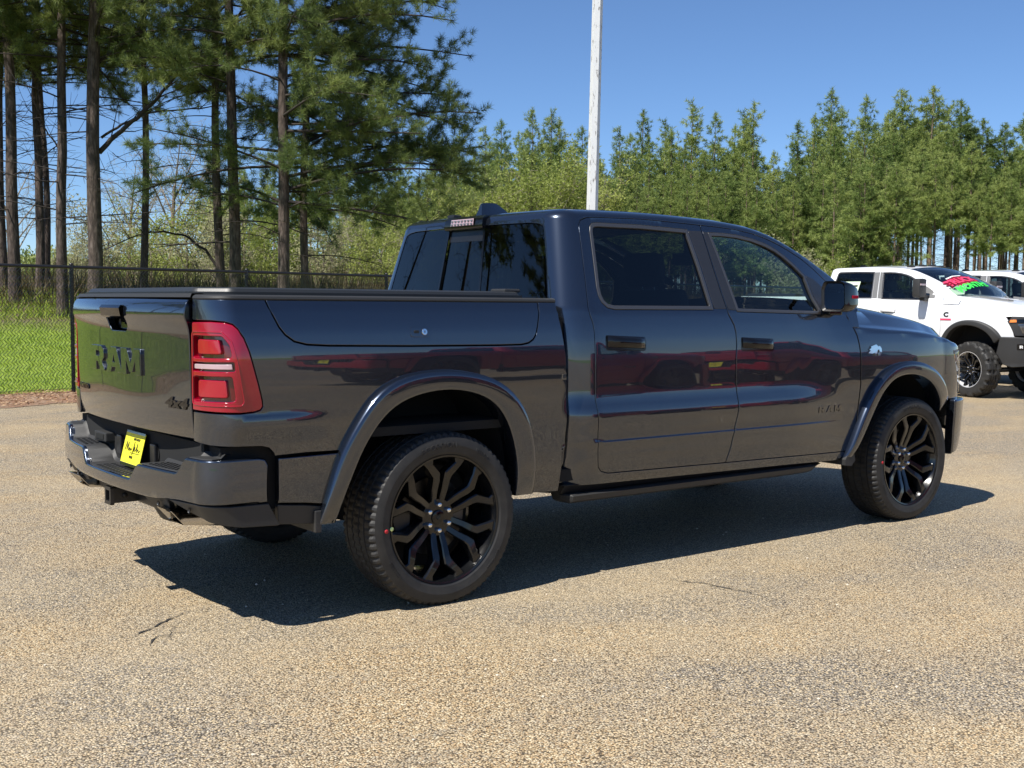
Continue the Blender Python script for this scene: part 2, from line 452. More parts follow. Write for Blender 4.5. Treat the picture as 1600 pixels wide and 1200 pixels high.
# lot outline: up to the mulch strip in front of the fence
mb = MB()
def gridsheet(t0, t1, d0, d1, nt, ndd, zfun, jag=0.):
    V = []
    for d in np.linspace(d0, d1, ndd):
        row = []
        for t in np.linspace(t0, t1, nt):
            dd = d + (jag*(math.sin(t*2.1) + .6*math.sin(t*5.3 + 1) + .5*math.sin(t*13.7)) if abs(d - d0) < 1e-6 and jag else 0)
            x, y = fpos(t, dd); row.append((x, y, zfun(x, y)))
        V.append(row)
    return V
mb.grid(gridsheet(-90, 120, -70, -.9, 40, 16, lambda x, y: 0.), smooth=False); tag(mb.build('parking_lot', LOT), kind='structure')

M = bpy.data.materials.new('pine_straw'); M.use_nodes = True; STRAW = M
n1 = noise(M, 22, 6, .75, obco(M)); n2 = noise(M, 3, 3, .5, obco(M))
c = ramp(M, n1.outputs[0], [(.25, (.05, .03, .02)), (.45, (.17, .09, .05)), (.6, (.30, .17, .10)), (.78, (.44, .33, .22))])
c = mix(M, ramp(M, n2.outputs[0], [(.45, (0, 0, 0)), (.65, (1, 1, 1))]), c, mix(M, .4, c, (.36, .30, .22)))
lk(M, c, B(M).inputs['Base Color']); B(M).inputs['Roughness'].default_value = .95; lk(M, bump(M, n1.outputs[0], .9, .02), B(M).inputs['Normal'])
mb = MB(); mb.grid(gridsheet(-60, 60, -1.75, .35, 700, 6, lambda x, y: .006, .09)); tag(mb.build('mulch_strip', STRAW), kind='structure')

M = bpy.data.materials.new('field_ground'); M.use_nodes = True; FIELD = M
co = obco(M); n1 = noise(M, 9, 5, .7, co); n2 = noise(M, .55, 4, .6, co); n3 = noise(M, 45, 4, .7, co)
sx = nd(M, 'ShaderNodeSeparateXYZ'); lk(M, co, sx.inputs[0])
# distance beyond the fence, as a linear combination of x and y
mx = nd(M, 'ShaderNodeMath', operation='MULTIPLY'); lk(M, sx.outputs[0], mx.inputs[0]); mx.inputs[1].default_value = float(FN[0])
dd = nd(M, 'ShaderNodeMath', operation='MULTIPLY_ADD'); lk(M, sx.outputs[1], dd.inputs[0]); dd.inputs[1].default_value = float(FN[1]); lk(M, mx.outputs[0], dd.inputs[2])
d1 = nd(M, 'ShaderNodeMath', operation='ADD'); lk(M, dd.outputs[0], d1.inputs[0]); d1.inputs[1].default_value = -float(FO @ FN)
dw = nd(M, 'ShaderNodeMath', operation='MULTIPLY_ADD'); lk(M, n2.outputs[0], dw.inputs[0]); dw.inputs[1].default_value = 3.0; lk(M, d1.outputs[0], dw.inputs[2])
grass = ramp(M, n1.outputs[0], [(.3, (.10, .16, .02)), (.5, (.19, .28, .03)), (.7, (.29, .38, .05))])
litter = ramp(M, n3.outputs[0], [(.3, (.06, .045, .028)), (.5, (.13, .10, .06)), (.7, (.22, .17, .11))])
dry = ramp(M, n1.outputs[0], [(.3, (.26, .24, .12)), (.7, (.42, .38, .22))])
mr = nd(M, 'ShaderNodeMapRange'); mr.inputs[1].default_value = 7.0; mr.inputs[2].default_value = 8.6; lk(M, dw.outputs[0], mr.inputs[0])
mr2 = nd(M, 'ShaderNodeMapRange'); mr2.inputs[1].default_value = 24; mr2.inputs[2].default_value = 34; lk(M, dw.outputs[0], mr2.inputs[0])
c = mix(M, mr2.outputs[0], mix(M, mr.outputs[0], grass, litter), dry)
lk(M, c, B(M).inputs['Base Color']); B(M).inputs['Roughness'].default_value = .95; lk(M, bump(M, n3.outputs[0], .8, .03), B(M).inputs['Normal'])
ds = np.concatenate([np.linspace(.0, 14, 36), np.linspace(15, 60, 24), np.geomspace(66, 700, 16)])
V = []
for d in ds:
    row = []
    for t in np.linspace(-70 - d*1.2, 110 + d*1.4, 150):
        x, y = fpos(t, d); row.append((x, y, float(terrain(x, y))))
    V.append(row)
mb = MB(); mb.grid(V); tag(mb.build('field', FIELD), kind='structure')
mb = MB(); mb.grid([[(-700, -700, -.35), (-700, 900, -.35)], [(900, -700, -.35), (900, 900, -.35)]]); tag(mb.build('ground', FIELD), kind='structure')

# fine cracks in the lot, upper-left foreground of the truck
CR_ = pm('crack_tar', (.03, .027, .024), .95)
def crack(pts, w, seed):
    rg = np.random.default_rng(seed); P = [np.array(p, float) for p in pts]; out = []
    for a, b in zip(P[:-1], P[1:]):
        n = max(3, int(np.linalg.norm(b - a)/.035))
        for k in range(n): out.append(a + (b - a)*k/n + rg.normal(0, .010, 2))
    out.append(P[-1]); V = []
    for i, q in enumerate(out):
        d = out[min(i+1, len(out)-1)] - out[max(i-1, 0)]; d /= np.linalg.norm(d) + 1e-9; nn = np.array([-d[1], d[0]])*w*rg.uniform(.15, 1.)*min(1, i/3, (len(out)-1-i)/3)
        V.append([(q[0] - nn[0], q[1] - nn[1], .004), (q[0] + nn[0], q[1] + nn[1], .004)])
    m = MB(); m.grid(V, smooth=False); o = m.build('pavement_crack', CR_, fix=False); tag(o, kind='structure')
def gpx(px, py):
    a = (px - 800)/1808.5; b_ = (600 - py)/1808.5; v = _f + a*_r + b_*_u; t = -1.399/v[2]; return (-2.979 + v[0]*t, -5.368 + v[1]*t)
crack([gpx(195, 1000), gpx(240, 982), gpx(265, 968), gpx(300, 955)], .007, 1)
crack([gpx(255, 1000), gpx(275, 978)], .006, 2); crack([gpx(225, 1012), gpx(245, 1000), gpx(275, 990)], .005, 3)
crack([gpx(1040, 905), gpx(1120, 915), gpx(1200, 935)], .006, 4)

# loose stones lying on the lot
rg = np.random.default_rng(31); bm = bmesh.new(); bmesh.ops.create_icosphere(bm, subdivisions=1, radius=1.); bm.verts.index_update()
iv = np.array([v.co[:] for v in bm.verts]); jf = np.array([[v.index for v in f.verts] for f in bm.faces]); bm.free()
T_ = []
for k in range(420):
    a = rg.uniform(-.3, 1.25); r_ = rg.uniform(2.6, 13); x, y = -2.979 + r_*math.sin(a), -5.368 + r_*math.cos(a)
    sc = rg.uniform(.003, .0075)*rg.uniform(.8, 1.3, 3)*(1, 1, .6); ang = rg.uniform(0, 6.28); c_, s_ = math.cos(ang), math.sin(ang)
    q = iv*sc*rg.uniform(.85, 1.15, (len(iv), 1)); q = np.stack([q[:, 0]*c_ - q[:, 1]*s_, q[:, 0]*s_ + q[:, 1]*c_, q[:, 2]], 1) + (x, y, sc[2]*.7); T_.append(q[jf])
PEB = pm('loose_stone', (.62, .54, .42), .7)
tag(link('loose_stones', tri_mesh('loose_stones', np.concatenate(T_)), PEB), kind='stuff', label='loose pale stones scattered on the lot', cat='stones')
# ------------------------------------------------------------------ truck materials
def paint(name, col, metal=.0, rough=.35, flake=0.):
    M = pm(name, col, rough, metal, 1.0, .015)
    b = B(M); co = obco(M)
    n = noise(M, 3.2, 2, .5, co)                       # very faint body waviness
    lk(M, bump(M, n.outputs[0], .035, .02), b.inputs['Coat Normal'])
    if flake:
        v = nd(M, 'ShaderNodeTexVoronoi', in_Scale=1800.); lk(M, co, v.inputs['Vector'])
        c = mix(M, ramp(M, v.outputs['Distance'], [(.0, (0, 0, 0)), (1, (1, 1, 1))]), tuple(np.array(col)*.8), tuple(np.array(col)*1.25))
        lk(M, c, b.inputs['Base Color'])
    return M
NAVY = paint('paint_granite_blue', (.034, .043, .062), .85, .24, 1.); B(NAVY).inputs['Coat IOR'].default_value = 1.75
WHITE = paint('paint_white', (.78, .79, .80), 0, .4)
RED = paint('paint_red', (.42, .008, .024), .1, .4)
BLKP = pm('gloss_black', (.004, .004, .005), .10, 0, .25, .03, .35)
SATIN = pm('satin_black', (.014, .014, .015), .38)
PLAS = pm('grained_plastic', (.026, .026, .026), .55)
_b = noise(PLAS, 900, 2); lk(PLAS, bump(PLAS, _b.outputs[0], .25, .001), B(PLAS).inputs['Normal'])
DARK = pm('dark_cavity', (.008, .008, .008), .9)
RUB = pm('rubber', (.021, .021, .021), .62)
_c = noise(RUB, 14, 4, .6, obco(RUB)); lk(RUB, ramp(RUB, _c.outputs[0], [(.35, (.014, .014, .014)), (.75, (.034, .032, .029))]), B(RUB).inputs['Base Color'])
WHL = pm('wheel_black', (.005, .0055, .0065), .22, .0, .6, .06, .3)
MACH = pm('machined_silver', (.66, .66, .67), .35, .35)
TRIM = pm('window_trim_grey', (.10, .10, .105), .33, .6)
PILL = pm('pillar_black', (.025, .026, .03), .25)
CHR = pm('chrome', (.75, .75, .76), .07, 1.)
DCHR = pm('dark_chrome', (.50, .48, .45), .10, 1.)
BADGE = pm('badge_metal', (.16, .16, .165), .12, 1.)
STEEL = pm('steel', (.35, .34, .33), .35, 1.)
LRED = pm('lamp_red', (.30, .0015, .016), .10, 0, .8)
LRED2 = pm('lamp_red_deep', (.10, .002, .005), .15, 0, 1.)
LRED3 = pm('lamp_red_bright', (.34, .001, .016), .12, 0, 1.)
LWHT = pm('lamp_clear', (.48, .34, .37), .12, 0, 1.)
TONN = pm('tonneau_cover', (.022, .024, .026), .42)
_t = noise(TONN, 300, 2); lk(TONN, bump(TONN, _t.outputs[0], .2, .001), B(TONN).inputs['Normal'])
SEAT = pm('seat_dark', (.018, .018, .02), .6)
YEL = pm('plate_yellow', (.80, .74, .04), .5)
INK = pm('ink_black', (.01, .01, .01), .6)
PWHT = pm('paper_white', (.8, .8, .78), .6)
ROT = pm('brake_disc_steel', (.10, .095, .09), .4, 1.)
AMB = pm('lamp_amber', (.8, .22, .02), .15, 0, .8)
def glass(name, tint, rough=.0, refl=1.52):
    M = bpy.data.materials.new(name); M.use_nodes = True; nt = M.node_tree; nt.nodes.remove(B(M))
    out = nt.nodes['Material Output']
    t = nd(M, 'ShaderNodeBsdfTransparent'); t.inputs[0].default_value = (*tint, 1)
    g = nd(M, 'ShaderNodeBsdfGlossy'); g.inputs['Roughness'].default_value = rough; g.inputs[0].default_value = (1, 1, 1, 1)
    f = nd(M, 'ShaderNodeFresnel'); f.inputs[0].default_value = 1.52
    x = nd(M, 'ShaderNodeMixShader'); lk(M, f.outputs[0], x.inputs[0]); lk(M, t.outputs[0], x.inputs[1])
    gg = nd(M, 'ShaderNodeNewGeometry'); io = nd(M, 'ShaderNodeMapRange'); io.inputs[3].default_value = refl; io.inputs[4].default_value = 1/refl; lk(M, gg.outputs['Backfacing'], io.inputs[0]); lk(M, io.outputs[0], f.inputs[0]); lk(M, g.outputs[0], x.inputs[2])
    lk(M, x.outputs[0], out.inputs[0]); return M
GPRIV = glass('glass_privacy', (.16, .18, .19)); GBACK = glass('glass_rear', (.10, .11, .11)); GFRONT = glass('glass_front', (.62, .74, .72))
GWS = glass('glass_windshield', (.70, .80, .80), 0., 1.95); GLENS = glass('lens_clear', (.85, .88, .90))

# ------------------------------------------------------------------ outlines (u, z)
RDOOR = [(.945, 1.770), (.919, 1.576), (.904, 1.42), (.900, 1.380), (.905, 1.34), (.917, 1.30), (.922, 1.26), (.922, 1.15), (.919, .99), (.922, .90), (.929, .83), (.940, .68),
         (.948, .60), (.956, .562), (.978, .537), (1.03, .523), (1.45, .516), (1.925, .508), (1.950, .60), (1.965, .69), (1.982, .78), (1.986, .83), (1.983, .90), (1.976, 1.02), (1.976, 1.10),
         (1.983, 1.18), (1.981, 1.24), (1.970, 1.285), (1.934, 1.345), (1.912, 1.47), (1.896, 1.599), (1.873, 1.848), (1.411, 1.862), (1.10, 1.855), (1.02, 1.848), (.975, 1.832), (.953, 1.805)]
FDOOR = [(1.925, .508), (2.45, .501), (3.00, .492), (3.055, .500), (3.088, .530), (3.106, .59), (3.114, .70), (3.121, .838), (3.125, .912), (3.118, 1.092), (3.110, 1.15), (3.096, 1.215),
         (3.06, 1.28), (3.025, 1.33), (3.01, 1.40), (3.00, 1.47), (2.95, 1.545), (2.88, 1.590), (2.813, 1.632), (2.72, 1.682), (2.60, 1.732), (2.50, 1.768), (2.407, 1.795), (2.30, 1.818), (2.168, 1.836), (2.0, 1.845), (1.873, 1.848),
         (1.896, 1.599), (1.912, 1.47), (1.934, 1.345), (1.970, 1.285), (1.981, 1.24), (1.983, 1.18), (1.976, 1.10), (1.976, 1.02), (1.983, .90), (1.986, .83), (1.982, .78), (1.965, .69), (1.950, .60)]
RD_OUT = RDOOR[:18] + FDOOR[1:27] + RDOOR[32:]       # both doors as one opening
GLR = [(1.079, 1.371), (1.03, 1.380), (1.0, 1.405), (.987, 1.44), (.985, 1.48), (1.005, 1.63), (1.024, 1.775), (1.032, 1.800), (1.050, 1.815), (1.08, 1.820), (1.398, 1.823), (1.757, 1.814), (1.790, 1.60), (1.815, 1.371)]
GLF = [(2.010, 1.361), (1.985, 1.50), (1.955, 1.66), (1.925, 1.805), (2.05, 1.806), (2.157, 1.801), (2.28, 1.785), (2.393, 1.759), (2.475, 1.730), (2.542, 1.696), (2.630, 1.640), (2.712, 1.578), (2.742, 1.46), (2.762, 1.347)]
ARCH_R_O = [(-.640, .44), (-.617, .536), (-.554, .743), (-.491, .850), (-.406, .976), (-.319, 1.047), (-.186, 1.086), (-.07, 1.094), (.045, 1.092), (.216, 1.064), (.341, 1.014), (.446, .918), (.513, .790), (.541, .663), (.545, .56), (.543, .465)]
ARCH_R_I = [(-.560, .44), (-.540, .533), (-.445, .757), (-.381, .856), (-.305, .936), (-.205, .979), (-.10, 1.000), (-.03, 1.004), (.03, 1.003), (.097, .995), (.219, .961), (.307, .896), (.372, .791), (.412, .665), (.425, .56), (.427, .465)]
ARCH_F_O = [(3.000, .44), (3.030, .50), (3.077, .602), (3.141, .730), (3.235, .882), (3.342, .976), (3.45, 1.022), (3.55, 1.042), (3.66, 1.044), (3.76, 1.036), (3.867, 1.005), (3.96, .965), (4.04, .91), (4.10, .85), (4.14, .78)]
ARCH_F_I = [(3.050, .44), (3.095, .50), (3.150, .585), (3.215, .70), (3.300, .840), (3.390, .920), (3.47, .952), (3.55, .963), (3.65, .962), (3.74, .945), (3.83, .915), (3.91, .87), (3.97, .81), (4.01, .76), (4.03, .70)]
LID = [(-.873, 1.43), (-.868, 1.385), (-.851, 1.345), (-.825, 1.29), (-.80, 1.258), (-.76, 1.230), (-.701, 1.216), (-.60, 1.210), (-.194, 1.202), (.30, 1.198), (.441, 1.199), (.485, 1.206), (.515, 1.222), (.535, 1.246), (.55, 1.29), (.565, 1.34), (.575, 1.385), (.578, 1.43)]
LAMP = [(-1.251, 1.316), (-1.141, 1.315), (-1.075, 1.311), (-1.038, 1.302), (-1.010, 1.282), (-.985, 1.247), (-.965, 1.195), (-.949, 1.140), (-.926, 1.06), (-.908, .990), (-.905, .965), (-.915, .950), (-.945, .943), (-1.0, .940), (-1.251, .940)]
def para_even(poly, n):
    P = np.array(poly); d = np.r_[0, np.cumsum(np.linalg.norm(np.diff(P, axis=0), axis=1))]; d /= d[-1]
    fx, fy = hermite(d, P[:, 0]), hermite(d, P[:, 1]); t = np.linspace(0, 1, n)
    # arc-length spline through the points (catmull style smoothing)
    q = np.stack([np.interp(t, d, P[:, 0]), np.interp(t, d, P[:, 1])], 1)
    for _ in range(3): q[1:-1] = .25*q[:-2] + .5*q[1:-1] + .25*q[2:]
    return q
def nose_plan(z):
    return .52
def noseP(s, z):
    """s: x along the side until 4.08, then round the nose; centre line at s = 4.08+1.30"""
    s = np.asarray(s, float); z = np.asarray(z, float)
    ph = np.clip((s - 4.08)/1.30, 0, 1)**.95*np.pi/2
    w0 = W(np.minimum(s, 4.08), z)
    X = np.where(s <= 4.08, s, 4.08 + .53*np.sin(ph)**.72)
    Y = np.where(s <= 4.08, w0, w0*np.maximum(np.cos(ph), 0)**.62)
    X = X - np.clip(z - .95, 0, 1)*.30*np.sin(ph)
    return np.stack([X, -Y, z + 0*s], -1)
FZ = hermite([3.0, 3.2, 3.4, 3.9, 4.08, 4.20, 4.5, 5.0], [1.300, 1.275, 1.262, 1.228, 1.200, 1.172, 1.150, 1.150])
HT = hermite([3.0, 3.2, 3.4, 3.61, 3.9, 4.18, 4.345, 4.44, 4.52, 4.60], [1.452, 1.430, 1.408, 1.386, 1.350, 1.308, 1.268, 1.222, 1.175, 1.15])
def fendP(s, v):
    s = np.asarray(s, float); v = np.asarray(v, float)
    ze = FZ(s) - .035
    a = np.clip((v - ze)/.07, 0, 1)*np.pi/2
    p = noseP(s, np.minimum(v, ze))
    ins = .07*(1 - np.cos(a))
    # inward direction: towards the centre of the hood
    d = np.stack([-(p[..., 0] - 3.7)*np.clip((s - 4.08)/.5, 0, 1), -p[..., 1], 0*p[..., 0]], -1)
    d /= np.linalg.norm(d, axis=-1)[..., None] + 1e-9
    q = p + d*ins[..., None]; q[..., 2] = np.minimum(v, ze) + .035*np.sin(a)
    return q
def hoodZ(x, y):
    ay = np.abs(y); t = sstep(.84, .50, ay) if False else 1 - sstep(.66, .90, ay)
    side = FZ(np.minimum(x, 4.08)) - .03*np.clip(x - 4.08, 0, 1) + .035*(1 - sstep(.80, .92, ay))
    cen = HT(x + .06*(ay/.5)**2) + .012*(1 - (ay/.5)**2)*(ay < .5)
    return side*(1 - t) + cen*t
def capZ(x, y):
    ze = ROOF(x) - RH; w = W(x, ze) - RINS
    q = np.clip(1 - (np.abs(y)/w)**2, 0, 1)
    g = sstep(1.6, 2.35, x)
    rear = 1 - np.exp(-np.clip(x - .93, 0, 9)/.22)
    return ROOF(np.maximum(x - .15*q*g, .8)) + .040*q*rear
def windF(y): return 2.36 + .12*(1 - (np.abs(y)/.66)**2)

# ------------------------------------------------------------------ wheels
def tyre_mesh(hd=False):
    mb = MB(); n = 210
    R = .405 if not hd else .432; ri = .291 if not hd else .266; w = .142
    half = [(.120, ri), (.128, ri + .009), (.136, ri + .022), (.1425, ri + .055 if not hd else ri + .07), (.1415, R - .045), (.135, R - .022), (.1265, R - .012)]
    shoulder = [(.121, R - .006), (.108, R - .0015), (.082, R), (.080, R - .009), (.072, R - .009), (.070, R), (.034, R + .001), (.032, R - .009), (.024, R - .009), (.022, R + .001), (.0, R + .0012)]
    prof = [(-a, b) for a, b in half + shoulder] + [(a, b) for a, b in reversed(half + shoulder[:-1])]
    mb.lathe(prof, n if not hd else 96, True)
    me_v = mb.v; m_ = len(prof); NN = n if not hd else 96
    # sipes / lugs: push alternate columns of the shoulder in
    for k in range(NN):
        for j, (y, r) in enumerate(prof):
            if hd:
                ph = k % 6
                if abs(y) > .08 and r > R - .03 and ph in (0, 1): f = 1 - .028/R
                elif abs(y) < .07 and (k + (3 if y > 0 else 0)) % 6 in (0, 1): f = 1 - .016/R
                elif abs(y) > .13 and R - .06 < r < R - .03 and ph in (0, 1): f = 1 - .02/R
                else: f = 1
            else:
                f = 1
                if .10 < abs(y) and R - .014 < r and k % 3 == 0: f = 1 - .009/R
                elif .084 < abs(y) < .11 and k % 3 == 0: f = 1 - .006/R
                elif abs(y) < .07 and k % 3 == (1 if y > 0 else 2) and r > R - .004: f = 1 - .006/R
            i = k*m_ + j; x, yy, z = me_v[i]; me_v[i] = (x*f, yy, z*f)
    return mb.mesh('tyre', autosmooth=14)
def wheel_v_spoke(k, hd=False):
    """one V-shaped double spoke; outward is -Y"""
    mb = MB(); th = k*math.pi/3 + (math.pi/6 if hd else 0)
    lip = .286 if not hd else .262
    def P(r, a, y): return Vector((r*math.cos(th + a), y, r*math.sin(th + a)))
    for s in (-1, 1):
        path = [(.052, s*.14, -.056, .028), (.090, s*.26, -.066, .031), (.135, s*R_(18), -.082, .032), (.180, s*R_(21.0), -.098, .036), (.208, s*R_(21.0), -.106, .043), (lip - .024, s*R_(13.0), -.119, .034), (lip + .004, s*R_(12.5), -.119, .062)]
        if hd: path = [(r*(.93 if r < .25 else 1), a, y, w*.8) for r, a, y, w in path]
        rows = []
        for i, (r, a, y, w) in enumerate(path):
            p = P(r, a, y)
            p0 = P(*path[max(i-1, 0)][:3]); p1 = P(*path[min(i+1, len(path)-1)][:3])
            d = (p1 - p0).normalized(); side = d.cross(Vector((0, 1, 0))).normalized(); up = Vector((0, -1, 0))
            rows.append([p - side*w*.62 - up*.045, p - side*w*.52 - up*.006, p - side*w*.38, p + side*w*.38, p + side*w*.52 - up*.006, p + side*w*.62 - up*.045])
        mb.grid(rows, smooth=False)
        mb.add([rows[0][0], rows[0][1], rows[0][2], rows[0][3], rows[0][4], rows[0][5]], [(0, 1, 2, 3, 4, 5)])
    return mb.mesh('spoke', autosmooth=20)
def wheel_parts(hd=False):
    P = {}
    P['tyre'] = (tyre_mesh(hd), RUB)
    k = 1 if not hd else .925
    mb = MB(); mb.lathe([(-.120, .296*k), (-.129, .300*k), (-.132, .2995*k), (-.130, .291*k), (-.119, .288*k), (-.108, .283*k), (-.085, .274*k), (-.03, .262*k), (.05, .258*k), (.11, .262*k), (.125, .285*k)], 72)
    P['rim'] = (mb.mesh('rim', fix=True, autosmooth=40), WHL if not hd else MACH)
    mb = MB(); mb.lathe([(-.030, .0), (-.030, .045), (.0, .072), (.03, .08)], 24); hub = mb
    # six-sided hub face
    hexa = [(.088*math.cos(math.pi*i/3 + math.pi/6 + da), .088*math.sin(math.pi*i/3 + math.pi/6 + da)) for i in range(6) for da in (-.26, .26)]
    hub.prism([(a, b) for a, b in hexa], -.062, -.012, 'y')
    P['hub'] = (hub.mesh('hub', autosmooth=35), WHL)
    mb = MB(); mb.lathe([(-.070, .0), (-.070, .030), (-.068, .035), (-.055, .038)], 28)
    for i in range(5): mb.tube([(-.014 + .004*i, -.071, -.012 + .006*abs(i-2)), (-.010 + .005*i, -.071, .012 - .003*abs(i-2))], .0025, 5)
    P['center_cap'] = (mb.mesh('center_cap', autosmooth=40), BLKP)
    mb = MB(); mb.lathe([(-.083, .0), (-.083, .008), (-.079, .0125), (-.060, .0135)], 6)
    P['lug_nut'] = (mb.mesh('lug_nut', autosmooth=50), CHR)
    mb = MB(); mb.lathe([(.02, .05), (.0, .09), (-.005, .182), (.012, .184), (.02, .09)], 48)
    P['brake_disc'] = (mb.mesh('brake_disc', autosmooth=40), ROT)
    mb = MB()
    mb.prism(rounded([(-.20, -.085), (-.135, -.075), (-.135, .075), (-.20, .085), (-.225, 0)], .02), -.03, .05, 'y')
    P['brake_caliper'] = (mb.mesh('brake_caliper', autosmooth=30), SATIN)
    mb = MB(); mb.lathe([(.05, .0), (.05, .24), (.07, .25), (.08, .0)], 32); P['backing_plate'] = (mb.mesh('backing_plate', autosmooth=40), DARK)
    P['spokes'] = [wheel_v_spoke(i, hd) for i in range(6)]
    return P
WP = {}
def add_wheel(parent, loc, left=False, hd=False, spin=0., rubber_text=False, steer=0.):
    if hd not in WP: WP[hd] = wheel_parts(hd)
    P = WP[hd]
    w = link('wheel', P['rim'][0], P['rim'][1], parent, loc); w.rotation_euler = (0, spin if not left else -spin, (math.pi if left else 0) + steer)
    for nme in ('tyre', 'hub', 'center_cap', 'brake_disc', 'brake_caliper', 'backing_plate'):
        link(nme, P[nme][0], P[nme][1], w)
    for sp_ in P['spokes']: link('spoke', sp_, WHL, w)
    for i in range(6):
        a = math.pi/6 + i*math.pi/3
        link('lug_nut', P['lug_nut'][0], P['lug_nut'][1], w, (.061*math.cos(a), 0, .061*math.sin(a)))
    if rubber_text:
        # raised lettering on the sidewall and the painted balance dots
        for txt, a0, sz, rr in (('SCORPION', 1.70, .036, .346), ('VERDE', .98, .026, .350), ('PIRELLI', 3.75, .026, .345), ('285/45R22', 5.6, .022, .345)):
            me = text_mesh(txt, sz, .0015, .0, 0, 1.15); L = len(me.vertices)
            for v in me.vertices:
                x, y, z = v.co; a = a0 - x/rr; r = rr + y
                v.co = (r*math.cos(a), -.1425 - z + (.0015 if r < .335 or r > .36 else 0), r*math.sin(a))
            link('tyre_lettering', me, RUB, w)
        mb = MB(); mb.lathe([(0, .0), (-.0012, .009), (.001, .0095)], 14)
        me = mb.mesh('tyre_mark')
        link('tyre_mark', me, pm('mark_red', (.45, .02, .03), .6), w, (-.327, -.1425, -.018))
        if loc[0] < 1: link('tyre_mark', me, pm('mark_yellow', (.7, .85, .35), .6), w, (-.2945, -.1335, -.012))
    return w
def both(fn):
    for s in (1, -1): fn(s)
def scribble(mb, pts, r, x=0): mb.tube([(x, a, b) for a, b in pts], r, 4)

LETTERS = {'R': ([(0, 0), (.34, 0), (.34, .34), (.48, .34), (.66, 0), (1, 0), (.80, .38), (.95, .52), (.95, .86), (.78, 1), (0, 1)], [[(.34, .58), (.34, .78), (.60, .78), (.64, .74), (.64, .62), (.60, .58)]]),
           'A': ([(0, 0), (.30, 0), (.37, .20), (.66, .20), (.73, 0), (1.04, 0), (.70, 1), (.34, 1)], [[(.44, .40), (.515, .72), (.59, .40)]]),
           'M': ([(0, 0), (.29, 0), (.29, .56), (.46, .10), (.62, .10), (.79, .56), (.79, 0), (1.08, 0), (1.08, 1), (.74, 1), (.54, .46), (.34, 1), (0, 1)], [])}
def block_letter(ch, P, u0, v0, w, h, d, mat, parent, flip=False, mirror=False):
    o, hs = LETTERS[ch]; f = lambda L: [(u0 + a*w, v0 + b*h) for a, b in L]
    me = panel_mesh('brand_lettering', P, f(o), [f(q) for q in hs], sp=w*.2, gap=0, bev=d*.15, depth=d, lift=d, mirror=mirror, flip=flip, grid=False)
    return link('brand_lettering', me, mat, parent)

